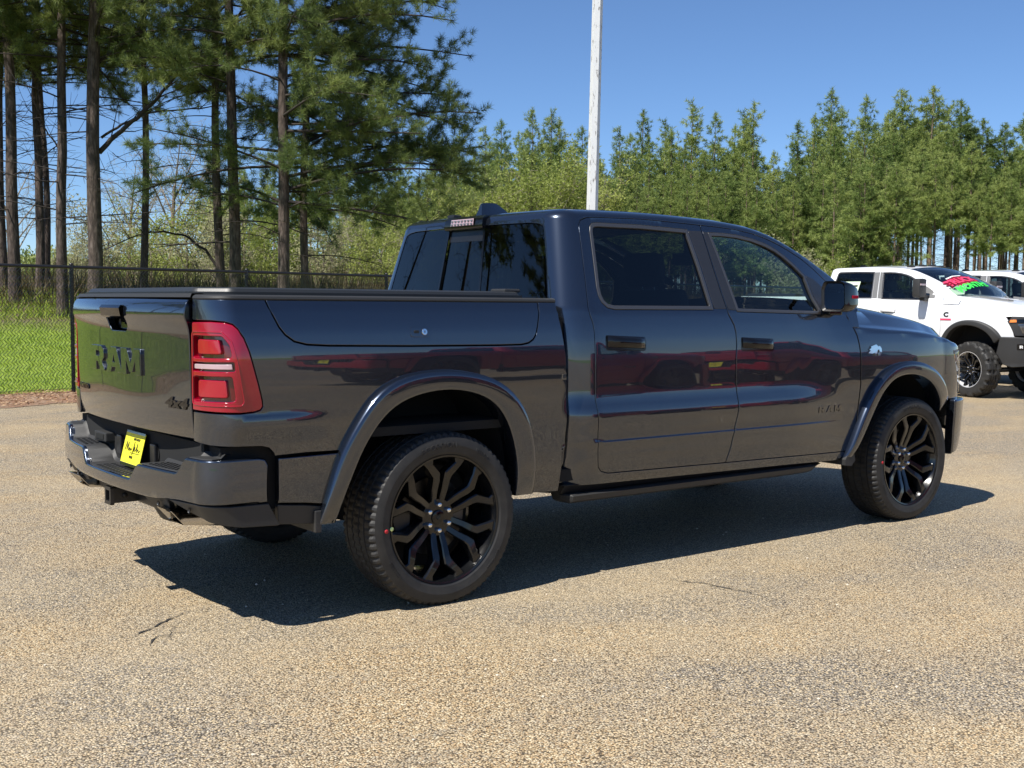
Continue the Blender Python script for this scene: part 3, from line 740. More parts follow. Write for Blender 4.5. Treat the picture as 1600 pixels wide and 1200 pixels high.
def build_truck(loc, rz, label, PAINT, hd=False, group=None):
    T = empty('pickup_truck', loc, rz); tag(T, label, 'pickup truck', group)
    Pt = PAINT; LZ = .15 if hd else 0.
    PILL = globals()['PILL'] if not hd else pm('pillar_grey', (.16, .16, .16), .35)
    FL = PLAS if hd else Pt                       # flares
    def up(P):
        if not LZ: return P
        def Q(u, v): q = P(u, v); q = np.array(q); q[..., 2] += LZ; return q
        return Q
    cab_, bed_, fen_, nos_, bum_, gat_ = up(cabP), up(bedP), up(fendP), up(noseP), up(bumpP), up(gateP)
    SPC = .032 if not hd else .05
    cache = {}
    def pan(name, P, out, holes=(), mat=None, parent=T, both_sides=True, sp=None, **kw):
        objs = []
        for mir in ((False, True) if both_sides else (False,)):
            me = panel_mesh(name, P, out, holes, sp=sp or SPC, mirror=mir, **kw)
            objs.append(link(name, me, mat or Pt, parent))
        return objs
    # ---- doors with window openings
    rws = [.683, .689, .6945, .700, .706, .808, .813, .818, .824, .831]
    rd = pan('rear_door', cab_, RDOOR, [GLR], rows=rws); fd = pan('front_door', cab_, FDOOR, [GLF], rows=rws)
    if not hd: pass
    zt = lambda u: ROOF(np.maximum(u, CX0)) - RH + .12
    topu = np.concatenate([np.linspace(3.13, 2.3, 24), np.linspace(2.25, 1.0, 24), np.linspace(.96, UC, 34)])
    rwh = [(UC, 1.825), (.52, 1.820), (.605, 1.812), (.638, 1.800), (.646, 1.780), (.635, 1.575), (.622, 1.42), (.616, 1.36), (.595, 1.34), (UC, 1.34)]
    low = [(UC, 1.05), (.66, 1.05), (.66, .485), (.735, .476), (.84, .472), (1.6, .462), (2.4, .452), (2.96, .442), (3.03, .47), (3.035, .490)]
    edge = (RDOOR[:18] + [FDOOR[1], FDOOR[2]])[::-1] + RDOOR[32:][::-1] + FDOOR[13:27][::-1]
    shell = low + edge + [(3.035, 1.325), (3.045, 1.268), (3.09, 1.265), (3.13, 1.262)] + [(u, float(zt(u))) for u in topu]
    shell = shell[:-1] + [(UC, float(zt(UC)))] + rwh
    pan('cab_body', cab_, shell, gap=.0, bev=.002, depth=.03)
    # ---- window trim rings, glass
    def ring(hole, w, mat, name, lift=.002, parent=None):
        L = dens(hole, .02); a = area(L); L = L if a > 0 else L[::-1]
        inn = inset(L, w)
        objs = []
        for i, mir in enumerate((False, True)):
            me = panel_mesh(name, cab_, [tuple(q) for q in L], [[tuple(q) for q in inn]], sp=.02, gap=-.002, bev=.003, depth=.012, lift=lift, mirror=mir, grid=False)
            objs.append(link(name, me, mat, parent[i] if parent else T))
        return objs, inn
    _, gi = ring(GLR, .017, TRIM, 'window_trim', parent=rd)
    _, gf = ring(GLF, .015, TRIM, 'window_trim', parent=fd)
    for mir, par in ((False, 0), (True, 1)):
        link('window_glass', panel_mesh('window_glass', cab_, [tuple(q) for q in inset(gi, -.004)], sp=.08, gap=0, bev=.001, depth=.002, lift=-.010, mirror=mir), GPRIV, rd[par])
        link('window_glass', panel_mesh('window_glass', cab_, [tuple(q) for q in inset(gf, -.004)], sp=.08, gap=0, bev=.001, depth=.002, lift=-.010, mirror=mir), GFRONT, fd[par])
        # pillar appliques either side of the door gap
        link('pillar_trim', panel_mesh('pillar_trim', cab_, [(1.762, 1.810), (1.868, 1.812), (1.890, 1.60), (1.906, 1.47), (1.922, 1.374), (1.822, 1.374), (1.798, 1.60)], sp=.05, gap=.001, bev=.002, depth=.004, lift=.003, mirror=mir), PILL, rd[par])
        link('pillar_trim', panel_mesh('pillar_trim', cab_, [(1.880, 1.812), (1.920, 1.808), (1.953, 1.66), (1.983, 1.50), (2.006, 1.366), (1.936, 1.370), (1.920, 1.47), (1.903, 1.60)], sp=.05, gap=.001, bev=.002, depth=.004, lift=.003, mirror=mir), PILL, fd[par])
        link('mirror_sail', panel_mesh('mirror_sail', cab_, [(2.722, 1.580), (2.80, 1.560), (2.90, 1.50), (2.985, 1.40), (2.985, 1.352), (2.768, 1.346), (2.75, 1.46)], sp=.05, gap=.001, bev=.002, depth=.004, lift=.002, mirror=mir), PILL, fd[par])
        # inner door trim, dark, with the same window hole
        for out, hole, par2, zlo in ((RDOOR, GLR, rd, .60), (FDOOR, GLF, fd, .60)):
            o2 = [(u, max(z, zlo)) for u, z in out]
            o3 = []
            for q in o2:
                if not o3 or abs(q[0]-o3[-1][0]) + abs(q[1]-o3[-1][1]) > .01: o3.append(q)
            link('door_lining', panel_mesh('door_lining', cab_, o3, [[tuple(q) for q in inset(dens(hole, .05) if area(hole) > 0 else dens(hole, .05)[::-1], -.004)]], sp=.15, gap=.004, bev=.001, depth=.001, lift=-.05, mirror=mir), SEAT, par2[par])
        # handles
        for (a, b, zc), pd in (((1.003, 1.268, 1.196), rd), ((2.028, 2.290, 1.174), fd)):
            sg = -1 if not mir else 1
            h = MB(); n = 9; rows = []
            for i in range(n):
                t = i/(n-1); x = a + (b - a)*t
                yb = float(W(x, zc)); e = min(1, 4*min(t, 1 - t))**.5
                lf = .006 + .036*e
                zz = zc + LZ - .012*(t-.5)
                rows.append([(x, sg*(yb - .004), zz + .036), (x, sg*(yb + lf*.7), zz + .033), (x, sg*(yb + lf), zz + .018), (x, sg*(yb + lf), zz - .008), (x, sg*(yb + lf*.8), zz - .022), (x, sg*(yb - .004), zz - .026)])
            h.grid(rows)
            h.add(rows[0], [list(range(6))]); h.add(rows[-1], [list(range(6))])
            link('door_handle', h.mesh('door_handle', autosmooth=50), BLKP if not hd else Pt, pd[par])
            cup = panel_mesh('handle_recess', cab_, rounded([(a - .010, zc - .036), (b + .010, zc - .044), (b + .010, zc + .030), (a - .010, zc + .042)], .02), sp=.05, gap=0, bev=.001, depth=.002, lift=.0012, mirror=mir)
            link('handle_recess', cup, BLKP, pd[par])
    # ---- rear wall glass
    yw = lambda u: None
    def rear_glass(name, poly, lift, mat, mir=False, depth=.004): return link(name, panel_mesh(name, cab_, poly, sp=.06, gap=.001, bev=.001, depth=depth, lift=lift, mirror=mir), mat, T)
    us = UC + .195
    for mir in (False, True):
        rear_glass('rear_window', [(us, 1.822), (.52, 1.817), (.603, 1.809), (.635, 1.797), (.643, 1.779), (.632, 1.575), (.619, 1.42), (.613, 1.36), (.593, 1.345), (us, 1.345)], -.004, GBACK, mir)
        rear_glass('window_channel', [(us - .008, 1.825), (us + .010, 1.825), (us + .010, 1.342), (us - .008, 1.342)], -.001, BLKP, mir)
    me = panel_mesh('a', cab_, [(UC, 1.822), (us - .008, 1.822), (us - .008, 1.745), (UC, 1.745)], sp=.1, gap=0, bev=0.0005, depth=.003, lift=-.009)
    def twin(name, poly, lift, mat, depth=.003):
        mb = MB()
        for mir in (False, True):
            me = panel_mesh('tmp', cab_, poly, sp=.08, gap=0, bev=.0005, depth=depth, lift=lift, mirror=mir)
            mb.add([v.co[:] for v in me.vertices], [list(p.vertices) for p in me.polygons], True); bpy.data.meshes.remove(me)
        return mb.build(name, mat, T, fix=False, autosmooth=40)
    twin('sliding_window_header', [(UC, 1.822), (us - .008, 1.822), (us - .008, 1.742), (UC, 1.742)], -.012, pm('header_black', (.012, .012, .013), .25))
    twin('sliding_window', [(UC, 1.742), (us - .010, 1.742), (us - .010, 1.36), (UC, 1.36)], -.014, GBACK)
    twin('sliding_window_sill', [(UC, 1.415), (us - .008, 1.415), (us - .008, 1.400), (UC, 1.400)], -.004, DCHR)
    # high-mounted lamp
    hm = MB()
    def hmp(y, v, d):                      # on the rear wall, lifted
        u = UC + abs(y)/.65*.75 if False else UC + abs(y)/.655*.75
        p = cab_(np.array([u]), np.array([v]))[0]; n = surf_n(cab_, np.array([u]), np.array([v]))[0]
        q = p + n*d; return (q[0], -q[1] if y > 0 else q[1], q[2])
    ys = np.linspace(-.185, .185, 15)
    rows = [[hmp(y, v, d) for v, d in ((1.806, .0), (1.806, .018), (1.820, .026), (1.858, .027), (1.880, .020), (1.900, .004))] for y in ys]
    hm.grid(rows); hm.add(rows[0], [list(range(6))]); hm.add(rows[-1], [list(range(6))])
    H = hm.build('high_brake_lamp', BLKP, T, autosmooth=35)
    l2 = MB(); ys = np.linspace(-.110, .110, 9)
    rows = [[hmp(y, v, d) for v, d in ((1.822, .026), (1.824, .032), (1.854, .034), (1.858, .027))] for y in ys]; l2.grid(rows); l2.build('lamp_lens', LWHT, H, autosmooth=40)
    for j, v in enumerate((1.831, 1.847)):
        for y in np.linspace(-.095, .095, 7):
            p = hmp(y, v, .034); MB().box((p[0]-.004, p[1]-.009, p[2]-.004), (p[0]+.003, p[1]+.009, p[2]+.004)).build('lamp_cell', pm('lamp_cell', (.25, .24, .24), .2, .6), H)
    # ---- roof and windshield
    nx, ny = 64, 25
    ts = np.linspace(-1, 1, ny)
    def cap_rows(x0f, x1f, n, liftv=0):
        rows = []
        for i in range(n):
            row = []
            for t in ts:
                yi = t*.70
                x = x0f(yi) + (x1f(yi) - x0f(yi))*i/(n-1)
                w = float(W(x, ROOF(x) - RH)) - RINS
                y = t*w
                row.append((x, y, float(capZ(x, y)) + LZ + liftv))
            rows.append(row)
        return rows
    # rear edge follows the top of the rear corner
    ue = np.linspace(UC, CX0 + .02, 60); pe = cabP(ue, ROOF(CX0) - RH + .12 + 0*ue)
    def xr(y): return float(np.interp(-abs(y), pe[::-1, 1][::-1] if False else np.sort(pe[:, 1]), pe[np.argsort(pe[:, 1]), 0]))
    rf = MB(); rf.grid(cap_rows(xr, lambda y: float(windF(y)), 60)); ro = rf.build('roof', Pt, T)
    ws = MB(); ws.grid(cap_rows(lambda y: float(windF(y)) + .012, lambda y: 3.16 + .33*(1 - (y/.70)**2), 34, -.004)); wsh = ws.build('windshield', GWS, T)
    fr = MB(); fr.grid(cap_rows(lambda y: float(windF(y)) - .004, lambda y: float(windF(y)) + .05, 4, -.002)); fr.build('windshield_header', BLKP, T)
    for s in (1, -1):
        g = MB(); rows = []
        for x in np.linspace(2.42, 3.15, 22):
            w = float(W(x, ROOF(x) - RH)) - RINS
            rows.append([(x, s*(w + .004), float(capZ(x, w)) + LZ + .0), (x, s*(w - .035), float(capZ(x, w - .035)) + LZ + .001)])
        g.grid(rows); g.build('windshield_edge', BLKP, T)
        g = MB(); rows = []
        for x in np.linspace(1.02, 2.34, 30):
            w = float(W(x, ROOF(x) - RH)) - RINS
            rows.append([(x, s*(w - .012), float(capZ(x, w - .012)) + LZ + .0015), (x, s*(w - .018), float(capZ(x, w)) + LZ - .001), (x, s*(w - .026), float(capZ(x, w)) + LZ + .004), (x, s*(w - .034), float(capZ(x, w-.034)) + LZ + .0015)])
        g.grid(rows); g.build('roof_ditch', SATIN, T)
    # shark fin
    fn = MB(); rows = []
    for i, t in enumerate(np.linspace(0, 1, 12)):
        x = .885 + .20*t; h = .072*(1 - t**2.2)**.6 if t < 1 else .0; h = .076*min(1, (1.05 - t)/.55)**.7*(.9 + .1*min(1, t*8))
        wd = .030*(1 - .5*t)
        z = float(capZ(np.array(.97), np.array(0.))) + LZ - .010
        rows.append([(x - .0, -wd, z), (x + .01, -wd*.55, z + h*.5), (x + .018, -.006, z + h), (x + .018, .006, z + h), (x + .01, wd*.55, z + h*.5), (x, wd, z)])
    fn.grid(rows); fn.add(rows[0], [list(range(6))]); fn.add(rows[-1], [list(range(6))]); fn.build('roof_antenna', Pt if not hd else BLKP, T, autosmooth=35)
    MB().box((.90, .27, 1.885 + LZ), (.96, .34, 1.912 + LZ), .01).build('roof_antenna', SATIN, T)
    if hd:
        for y in (-.5, -.25, 0, .25, .5):
            x = float(windF(y)) - .16; z = float(capZ(x, abs(y))) + LZ
            MB().box((x - .05, y - .045, z - .01), (x + .06, y + .045, z + .022), .012).build('roof_marker_lamp', SATIN, T)
    # ---- bed sides, lid, tail lamps
    top = 1.405
    arch = [tuple(q) for q in (.55*para_even(ARCH_R_O, 40) + .45*para_even(ARCH_R_I, 40))]
    if hd: arch = [tuple(q) for q in (.5*para_even(ARCH_R_O, 40) + .5*para_even(ARCH_R_I, 40))]
    lid_low = [(s, z) for s, z in LID if z < 1.405]
    lid_low[0] = (-.8705, 1.405); lid_low[-1] = (.5765, 1.385)
    bedo = [(-1.2495, .812), (-1.15, .803), (-.988, .800), (-.905, .797), (-.872, .788), (-.850, .765), (-.846, .752), (-.70, .756), (-.56, .752)] + arch[10:][:0]
    ar = [q for q in arch if q[1] > .755 or q[0] > 0]
    ax0 = float(np.interp(.7525, [q[1] for q in arch[:14]], [q[0] for q in arch[:14]]))
    bedo = bedo[:-1] + [(ax0, .7525)] + [q for q in ar if q[1] > .765 or q[0] > 0] + [(.58, .462), (.714, .455), (.728, .60), (.733, .80), (.733, 1.0), (.722, 1.13), (.700, 1.27), (.690, 1.33), (.690, 1.405), (.5765, 1.405)] + lid_low[::-1] + [(-.96, 1.405), (-1.2495, 1.405)]
    lampo = [(-1.2495, 1.316)] + LAMP[1:-1] + [(-1.2495, .940)]
    # lamp notch: the hole touches the rear edge, so go round it
    notch = [(-1.2495, 1.405)] + [(-1.2495, 1.316)] + LAMP[1:-1] + [(-1.2495, .940)]
    bedo = bedo[:-1] + notch
    bd = pan('bed_side', bed_, bedo, gap=.002, bev=.003, depth=.03)
    lidp = [(-.8705, 1.405)] + lid_low[1:-1] + [(.5765, 1.385), (.5765, 1.405)]
    ld = pan('storage_lid', bed_, lidp, gap=.003, bev=.003, depth=.02)
    # lower painted quarter and black valance behind the rear arch
    lowa = para_even(ARCH_R_O, 40)*.55 + para_even(ARCH_R_I, 40)*.45
    al = [tuple(q) for q in lowa if q[1] < .748 and q[0] < 0]
    pan('lower_quarter', bed_, [(-.832, .745), (-.826, .549), (-.70, .537)] + [(al[0][0] + .0, .522)] + [q for q in al if q[1] > .53] + [(ax0, .7475)], gap=.002, bev=.006, lift=.004, depth=.03)
    pan('lower_valance', bed_, [(-.826, .543), (-.820, .455), (-.66, .440), (-.585, .445), (-.585, .512), (-.70, .530)], mat=PLAS, gap=.001, bev=.004, lift=-.004)
    def mflap(s):
        MB().box((-.655, s*.955 if s < 0 else .72, .405 + LZ), (-.625, s*.72 if s < 0 else .955, .50 + LZ), .004).build('mud_flap', PLAS, T)
    both(mflap)
    for k, mir in enumerate((False, True)):
        def bp_(name, poly, lift, mat, par, depth=.006, bev=.002, r=0, sp=.03):
            poly = rounded(poly, r) if r else poly
            return link(name, panel_mesh(name, bed_, poly, sp=sp, gap=0, bev=bev, depth=depth, lift=lift, mirror=mir), mat, par)
        win1 = rounded([(-1.236, 1.252), (-1.092, 1.250), (-1.062, 1.215), (-1.050, 1.168), (-1.236, 1.166)], [.012, .02, .02, .012, .012])
        win2 = rounded([(-1.236, 1.085), (-1.050, 1.087), (-1.032, .990), (-1.236, .988)], .014)
        barw = rounded([(-1.238, 1.142), (-1.040, 1.146), (-1.036, 1.114), (-1.238, 1.112)], .006)
        lo = [(-1.2465, 1.312)] + [tuple(q) for q in LAMP[1:-1]] + [(-1.2465, .943)]
        h = link('tail_lamp', panel_mesh('tail_lamp', bed_, lo, [win1, win2, barw], sp=.02, gap=.003, bev=.004, depth=.03, lift=.006, mirror=mir), LRED, T)
        link('lamp_recess', panel_mesh('lamp_recess', bed_, [(-1.2455, 1.29), (-1.08, 1.29), (-.99, 1.12), (-.955, .965), (-1.2455, .960)], sp=.03, gap=.003, bev=.001, depth=.001, lift=-.020, mirror=mir), LRED2, h)
        bp_('lamp_reflector', [(-1.222, 1.242), (-1.112, 1.240), (-1.100, 1.180), (-1.222, 1.178)], -.004, LRED3, h, .018, .005, .012, .02)
        bp_('lamp_reflector', [(-1.222, 1.074), (-1.082, 1.076), (-1.072, 1.002), (-1.222, 1.000)], -.004, LRED3, h, .018, .005, .012, .02)
        bp_('reverse_lamp', [(-1.234, 1.138), (-1.050, 1.141), (-1.046, 1.119), (-1.234, 1.117)], .003, LWHT, h, .012, .003, .004, .02)
        # raised bead around the inner face
        bead = [(-1.243, 1.275), (-1.09, 1.273), (-1.045, 1.235), (-1.020, 1.15), (-.998, 1.05), (-.985, .985), (-1.0, .968), (-1.243, .966)]
        bo = dens(rounded(bead, .02), .02); bo = bo if area(bo) > 0 else bo[::-1]; bi = inset(bo, .006)
        link('lamp_bead', panel_mesh('lamp_bead', bed_, [tuple(q) for q in bo], [[tuple(q) for q in bi]], sp=.02, gap=0, bev=.002, depth=.002, lift=.0095, mirror=mir, grid=False), LRED3, h)
        # black seal round the lamp
        # lock with its cover
        if not hd:
            e = bp_('lock_plate', [(-.185, 1.288), (-.085, 1.287), (-.085, 1.241), (-.185, 1.242)], .003, Pt, ld[k], .004, .002, .012)
            bp_('key_slot', [(-.168, 1.272), (-.142, 1.272), (-.142, 1.259), (-.168, 1.259)], .0055, INK, e, .002, .001, .005)
            th_ = np.linspace(0, 2*np.pi, 17)[:-1]
            bp_('lock_cylinder', [(-.113 + .015*math.cos(a), 1.265 + .015*math.sin(a)) for a in th_], .008, CHR, e, .003, .002)
            bp_('key_slot', [(-.115, 1.270), (-.111, 1.270), (-.111, 1.260), (-.115, 1.260)], .0092, INK, e, .001, .0003)
    # ---- flares
    def flare(s, O, I, n=44, lift=.042 if not hd else .048):
        po, pi_ = para_even(O, n), para_even(I, n); rows = []
        for i in range(n):
            f = min(1, i/3, (n-1-i)/3)**.5 if True else 1
            o, q = po[i], pi_[i]; yo = float(noseP(o[0], o[1])[1])*-1; yq = float(noseP(q[0], q[1])[1])*-1
            base = np.array([o[0], yo - .002, o[1]]); 
            L = lambda t, y: (o[0] + (q[0]-o[0])*t, s*y, o[1] + (q[1]-o[1])*t + LZ)
            W0 = lambda t: yo + (yq - yo)*t
            lf = lift*(.55 + .45*f)
            rows.append([L(-.02, W0(0) - .010), L(.0, W0(0) + .006), L(.03, W0(.03) + lf*.50), L(.085, W0(.085) + lf*.80), L(.16, W0(.16) + lf*.95), L(.30, W0(.30) + lf*1.01), L(.65, W0(.65) + lf*1.0), L(.88, W0(.88) + lf*.98), L(.985, W0(1) + lf*.94), L(1.02, W0(1) + lf*.80), L(1.03, W0(1) - .02), L(1.0, W0(1) - .07)])
        m_ = MB(); m_.grid(rows); m_.add(rows[0], [list(range(12))]); m_.add(rows[-1], [list(range(12))])
        return m_.build('wheel_flare', FL, T, autosmooth=60)
    fw = lambda pts: pts
    both(lambda s: flare(s, ARCH_R_O, ARCH_R_I)); both(lambda s: flare(s, ARCH_F_O, ARCH_F_I))
    # ---- wheel wells
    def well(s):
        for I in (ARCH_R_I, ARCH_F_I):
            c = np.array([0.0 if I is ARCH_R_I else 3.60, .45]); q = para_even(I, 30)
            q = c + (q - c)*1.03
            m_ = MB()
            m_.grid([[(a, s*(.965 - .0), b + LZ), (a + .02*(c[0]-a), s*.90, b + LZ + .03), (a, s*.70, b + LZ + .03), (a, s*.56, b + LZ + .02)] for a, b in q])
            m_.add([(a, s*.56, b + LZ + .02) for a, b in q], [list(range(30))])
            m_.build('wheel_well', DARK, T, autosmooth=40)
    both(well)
    # ---- front fender, hood, nose
    archf = [tuple(q) for q in (.55*para_even(ARCH_F_O, 40) + .45*para_even(ARCH_F_I, 40))]
    ftop = np.concatenate([np.linspace(5.38, 4.2, 24), np.linspace(4.12, 3.10, 24)])
    HLO = [(4.175, 1.098), (4.30, 1.105), (4.52, 1.102), (4.66, 1.095), (4.66, 1.00), (4.50, .955), (4.42, .85), (4.375, .80), (4.335, .80), (4.315, .86), (4.25, .97)]
    fend = [(3.012, .475), (3.06, .515)] + [q for q in archf if q[0] > 3.10 and q[1] > .585 and q[1] > .70 + .2*(q[0] > 3.9) - .2*(q[0] < 3.9)*1] 
    fend += [(4.105, .775), (4.20, .770), (4.34, .768), (4.37, .795), (4.335, .80), (4.315, .86), (4.25, .97), (4.175, 1.098), (4.30, 1.105), (4.52, 1.102), (4.66, 1.095), (5.38, 1.095)]
    fend += [(u, float(FZ(u)) - .035 + .07) for u in ftop]
    fend += [(3.095, 1.345), (3.112, 1.262), (3.130, 1.215), (3.143, 1.15), (3.151, 1.092), (3.156, .912), (3.154, .838), (3.148, .70), (3.135, .585), (3.10, .535)]
    # simple approach: fender edge against the door follows FDOOR's front edge 8 mm ahead
    fend = [(q[0] + .0055, q[1]) for q in FDOOR[5:6]] + [q for q in archf if q[1] > .66 and (q[0] > 3.14)] + fend[fend.index((4.105, .775)):]
    fend = fend[:fend.index((3.095, 1.345))] + [(3.058, 1.36), (3.045, 1.325)] + [(q[0] + .0055, q[1]) for q in FDOOR[6:13]][::-1]
    fe = pan('front_fender', fen_, fend, gap=.0, bev=.002, depth=.03, mat=Pt)
    hb = MB(); rows = []
    edge = fendP(np.linspace(3.10, 5.38, 70), FZ(np.linspace(3.10, 5.38, 70)) - .035 + .07)
    for e in edge:
        x0, y0, z0 = e; row = []
        for t in np.linspace(-1, 1, 33):
            # rows run across the hood, bending with the nose plan
            xx = x0 if x0 < 4.05 else x0
            row.append((t, e))
        rows.append(row)
    def hood_pt(i, t):
        x0, y0 = edge[i][0], -edge[i][1]
        y = y0*t; return (x0 + 0*y, y, None)
    V = []
    for i, e in enumerate(edge):
        x0, y0, z0 = e; y0 = -y0
        row = []
        for t in np.linspace(-1, 1, 33):
            y = y0*t; x = x0
            # blend from true edge height to the modelled hood surface
            k = sstep(1.0, .86, abs(t)) if False else 1 - sstep(.86, 1.0, abs(t))
            z = float(hoodZ(np.array(x), np.array(y)))*k + z0*(1 - k)
            row.append((x, y, z + LZ - (.0 if i else 0)))
        V.append(row)
    hb.grid(V); hb.build('hood', Pt, T)
    for s in (1, -1):   # shut line and bonnet edge seam
        g = MB(); rows = []
        for i, e in enumerate(edge[:48]):
            x0, y0, z0 = e; yy = s*(-y0*.925); zz = V[i][int(round((1 + s*.925)*16))][2]
            rows.append([(x0, yy - .004, zz + .0012), (x0, yy + .004, zz + .0012)])
        g.grid(rows); g.build('hood_seam', INK, T)
    cw = MB(); rows = []
    for t in np.linspace(-1, 1, 21):
        y = t*.80
        rows.append([(3.42, y, 1.33 + LZ - .06*abs(t)**3), (3.22, y, 1.30 + LZ - .05*abs(t)**3), (3.09, y*1.03, 1.20 + LZ)])
    cw.grid(rows); cw.build('cowl', PLAS, T)
    for s in (1, -1):
        m_ = MB(); rows = []
        for t in np.linspace(0, 1, 9):
            x = 3.115 + .25*t; e = (1 - t)**1.6
            yt, zt_ = .70 + .075*(1 - t), 1.375 + .165*e; yb, zb_ = .875 + .045*(1 - t), 1.285
            rows.append([(x, s*(yt + (yb - yt)*q), zt_ + (zb_ - zt_)*(q**1.35) + .018*math.sin(math.pi*q) + LZ) for q in np.linspace(0, 1, 7)])
        m_.grid(rows); m_.build('cowl_corner', Pt, T)
    # bulkhead closing the gap beneath
    MB().box((3.06, -.86, .5 + LZ), (3.14, .86, 1.27 + LZ)).build('firewall', DARK, T)
    # nose: headlamps, grille, bumper
    if hd:
        for k, mir in enumerate((False, True)):
            def np_(name, poly, lift, mat, par, depth=.01, bev=.003, r=.012): return link(name, panel_mesh(name, nos_, rounded(poly, r), sp=.05, gap=0, bev=bev, depth=depth, lift=lift, mirror=mir), mat, par)
            bz_ = np_('headlamp', [(4.20, 1.03), (4.30, 1.098), (4.90, 1.098), (4.90, .815), (4.36, .815)], .006, PLAS, T, .03, .006)
            np_('upper_lens', [(4.30, 1.062), (4.88, 1.066), (4.88, 1.012), (4.27, 1.008)], .012, BLKP, bz_)
            np_('turn_signal', [(4.27, 1.055), (4.40, 1.058), (4.40, 1.016), (4.24, 1.012)], .018, AMB, bz_)
            np_('lamp_lens', [(4.44, .97), (4.88, .975), (4.88, .855), (4.52, .85)], .010, pm('smoked_lens', (.10, .09, .08), .08, .3, 1.), bz_)
            for q_ in (4.56, 4.68, 4.80): np_('lamp_projector', [(q_, .95), (q_ + .07, .95), (q_ + .07, .885), (q_, .885)], .014, LWHT, bz_, .004)
            np_('lamp_brow', [(4.42, .985), (4.89, .990), (4.89, .978), (4.43, .972)], .016, DCHR, bz_)
    else:
        for k, mir in enumerate((False, True)):
            hl = link('headlamp', panel_mesh('headlamp', nos_, [(4.185, 1.092), (4.30, 1.098), (4.52, 1.096), (4.72, 1.090), (4.72, 1.00), (4.50, .955), (4.43, .85), (4.38, .805), (4.342, .803), (4.322, .86), (4.257, .97)], sp=.03, gap=.001, bev=.004, depth=.02, lift=.004, mirror=mir), GLENS, T)
            link('lamp_housing', panel_mesh('lamp_housing', nos_, [(4.195, 1.085), (4.30, 1.09), (4.52, 1.09), (4.71, 1.084), (4.71, 1.006), (4.50, .96), (4.43, .86), (4.38, .812), (4.347, .81), (4.327, .86), (4.262, .97)], sp=.04, gap=.001, bev=.001, depth=.005, lift=-.035, mirror=mir), pm('lamp_housing', (.25, .25, .26), .25, .6), hl)
            link('marker_lamp', panel_mesh('marker_lamp', nos_, rounded([(4.23, 1.075), (4.30, 1.078), (4.33, .94), (4.285, .945)] if not hd else [(4.22, 1.07), (4.42, 1.08), (4.44, 1.035), (4.26, 1.02)], .006), sp=.04, gap=0, bev=.002, depth=.01, lift=-.018, mirror=mir), AMB, hl)
            for j in range(4):
                a = 4.40 + j*.08
                link('lamp_projector', panel_mesh('lamp_projector', nos_, rounded([(a, 1.075), (a + .06, 1.075), (a + .06, 1.02), (a, 1.02)], .01), sp=.04, gap=0, bev=.004, depth=.012, lift=-.014, mirror=mir), LWHT, hl)
    def twinp(name, P, poly, lift, mat, depth=.01, sp=.05, bev=.003, parent=T):
        mb = MB()
        for mir in (False, True):
            me = panel_mesh('tmp', P, poly, sp=sp, gap=0, bev=bev, depth=depth, lift=lift, mirror=mir)
            mb.add([v.co[:] for v in me.vertices], [list(p.vertices) for p in me.polygons], True); bpy.data.meshes.remove(me)
        return mb.build(name, mat, parent, fix=False, autosmooth=40)
    G = twinp('grille', nos_, [(4.72, 1.092), (5.38, 1.092), (5.38, .80), (4.60, .80), (4.50, .86), (4.56, .95), (4.72, 1.0)], -.03, BLKP)
    for z in (.86, .92, .98, 1.04):
        twinp('grille_bar', nos_, [(4.74, z + .010), (5.38, z + .010), (5.38, z - .010), (4.66, z - .010)], -.002, BLKP if not hd else DCHR, .02, .1, .004, G)
    link('brand_lettering', text_mesh('RAM', .16, .01, .001), CHR, G, (4.63, 0, .97 + LZ), (R_(90), 0, R_(90)))
    BM = PLAS if hd else Pt
    zb = .44
    nb = pan('front_bumper', nos_, [(4.165, .766), (4.40, .770), (4.60, .765), (5.38, .765), (5.38, .55), (4.60, .52), (4.45, .46), (4.30, .40), (4.215, .385), (4.175, .55)] if not hd else [(4.12, .80), (4.40, .80), (4.60, .79), (5.38, .79), (5.38, .42), (4.60, .36), (4.30, .34), (4.16, .38), (4.08, .55)], gap=0, bev=.012, depth=.05, lift=.042 if not hd else .085, mat=BM)
    if hd:
        for k, mir in enumerate((False, True)):
            link('bumper_badge', panel_mesh('bumper_badge', nos_, rounded([(4.40, .70), (4.80, .70), (4.80, .61), (4.40, .61)], .015), sp=.06, gap=0, bev=.003, depth=.01, lift=.088, mirror=mir), BLKP, nb[k])
            if not mir:
                for ch, x1 in (('R', 4.45), ('A', 4.53), ('M', 4.61)): block_letter(ch, (lambda u, v, x1=x1: nos_(x1 + u, v) + surf_n(nos_, np.asarray(x1 + u, float), np.asarray(v, float))*.090), 0., .635, .060, .042, .003, PWHT, nb[k])
    # ---- tailgate
    ga = MB()
    out = rounded([(-.748, .815), (0, .818), (.748, .815), (.748, 1.39), (.742, 1.408), (0, 1.412), (-.742, 1.408), (-.748, 1.39)], 0)
    hy0, hy1 = -.155, .155
    hole = rounded([(-.150, 1.368), (-.165, 1.30), (-.135, 1.262), (.09, 1.262), (.13, 1.30), (.135, 1.368)], .015)
    hole = rounded([(-.145, 1.368), (-.155, 1.285), (-.130, 1.262), (.062, 1.262), (.085, 1.285), (.10, 1.368)], .012)
    gate = link('tailgate', panel_mesh('tailgate', gat_, out, [hole], sp=SPC, gap=.003, bev=.004, depth=.03, flip=True), Pt, T)
    MB().box((-1.115, -.16, 1.25 + LZ), (-1.09, .12, 1.375 + LZ)).build('handle_recess', DARK, gate)
    mb = MB()
    g0 = lambda y, z, d: tuple((gateP(y, z) + np.array([-d, 0, LZ])).tolist())
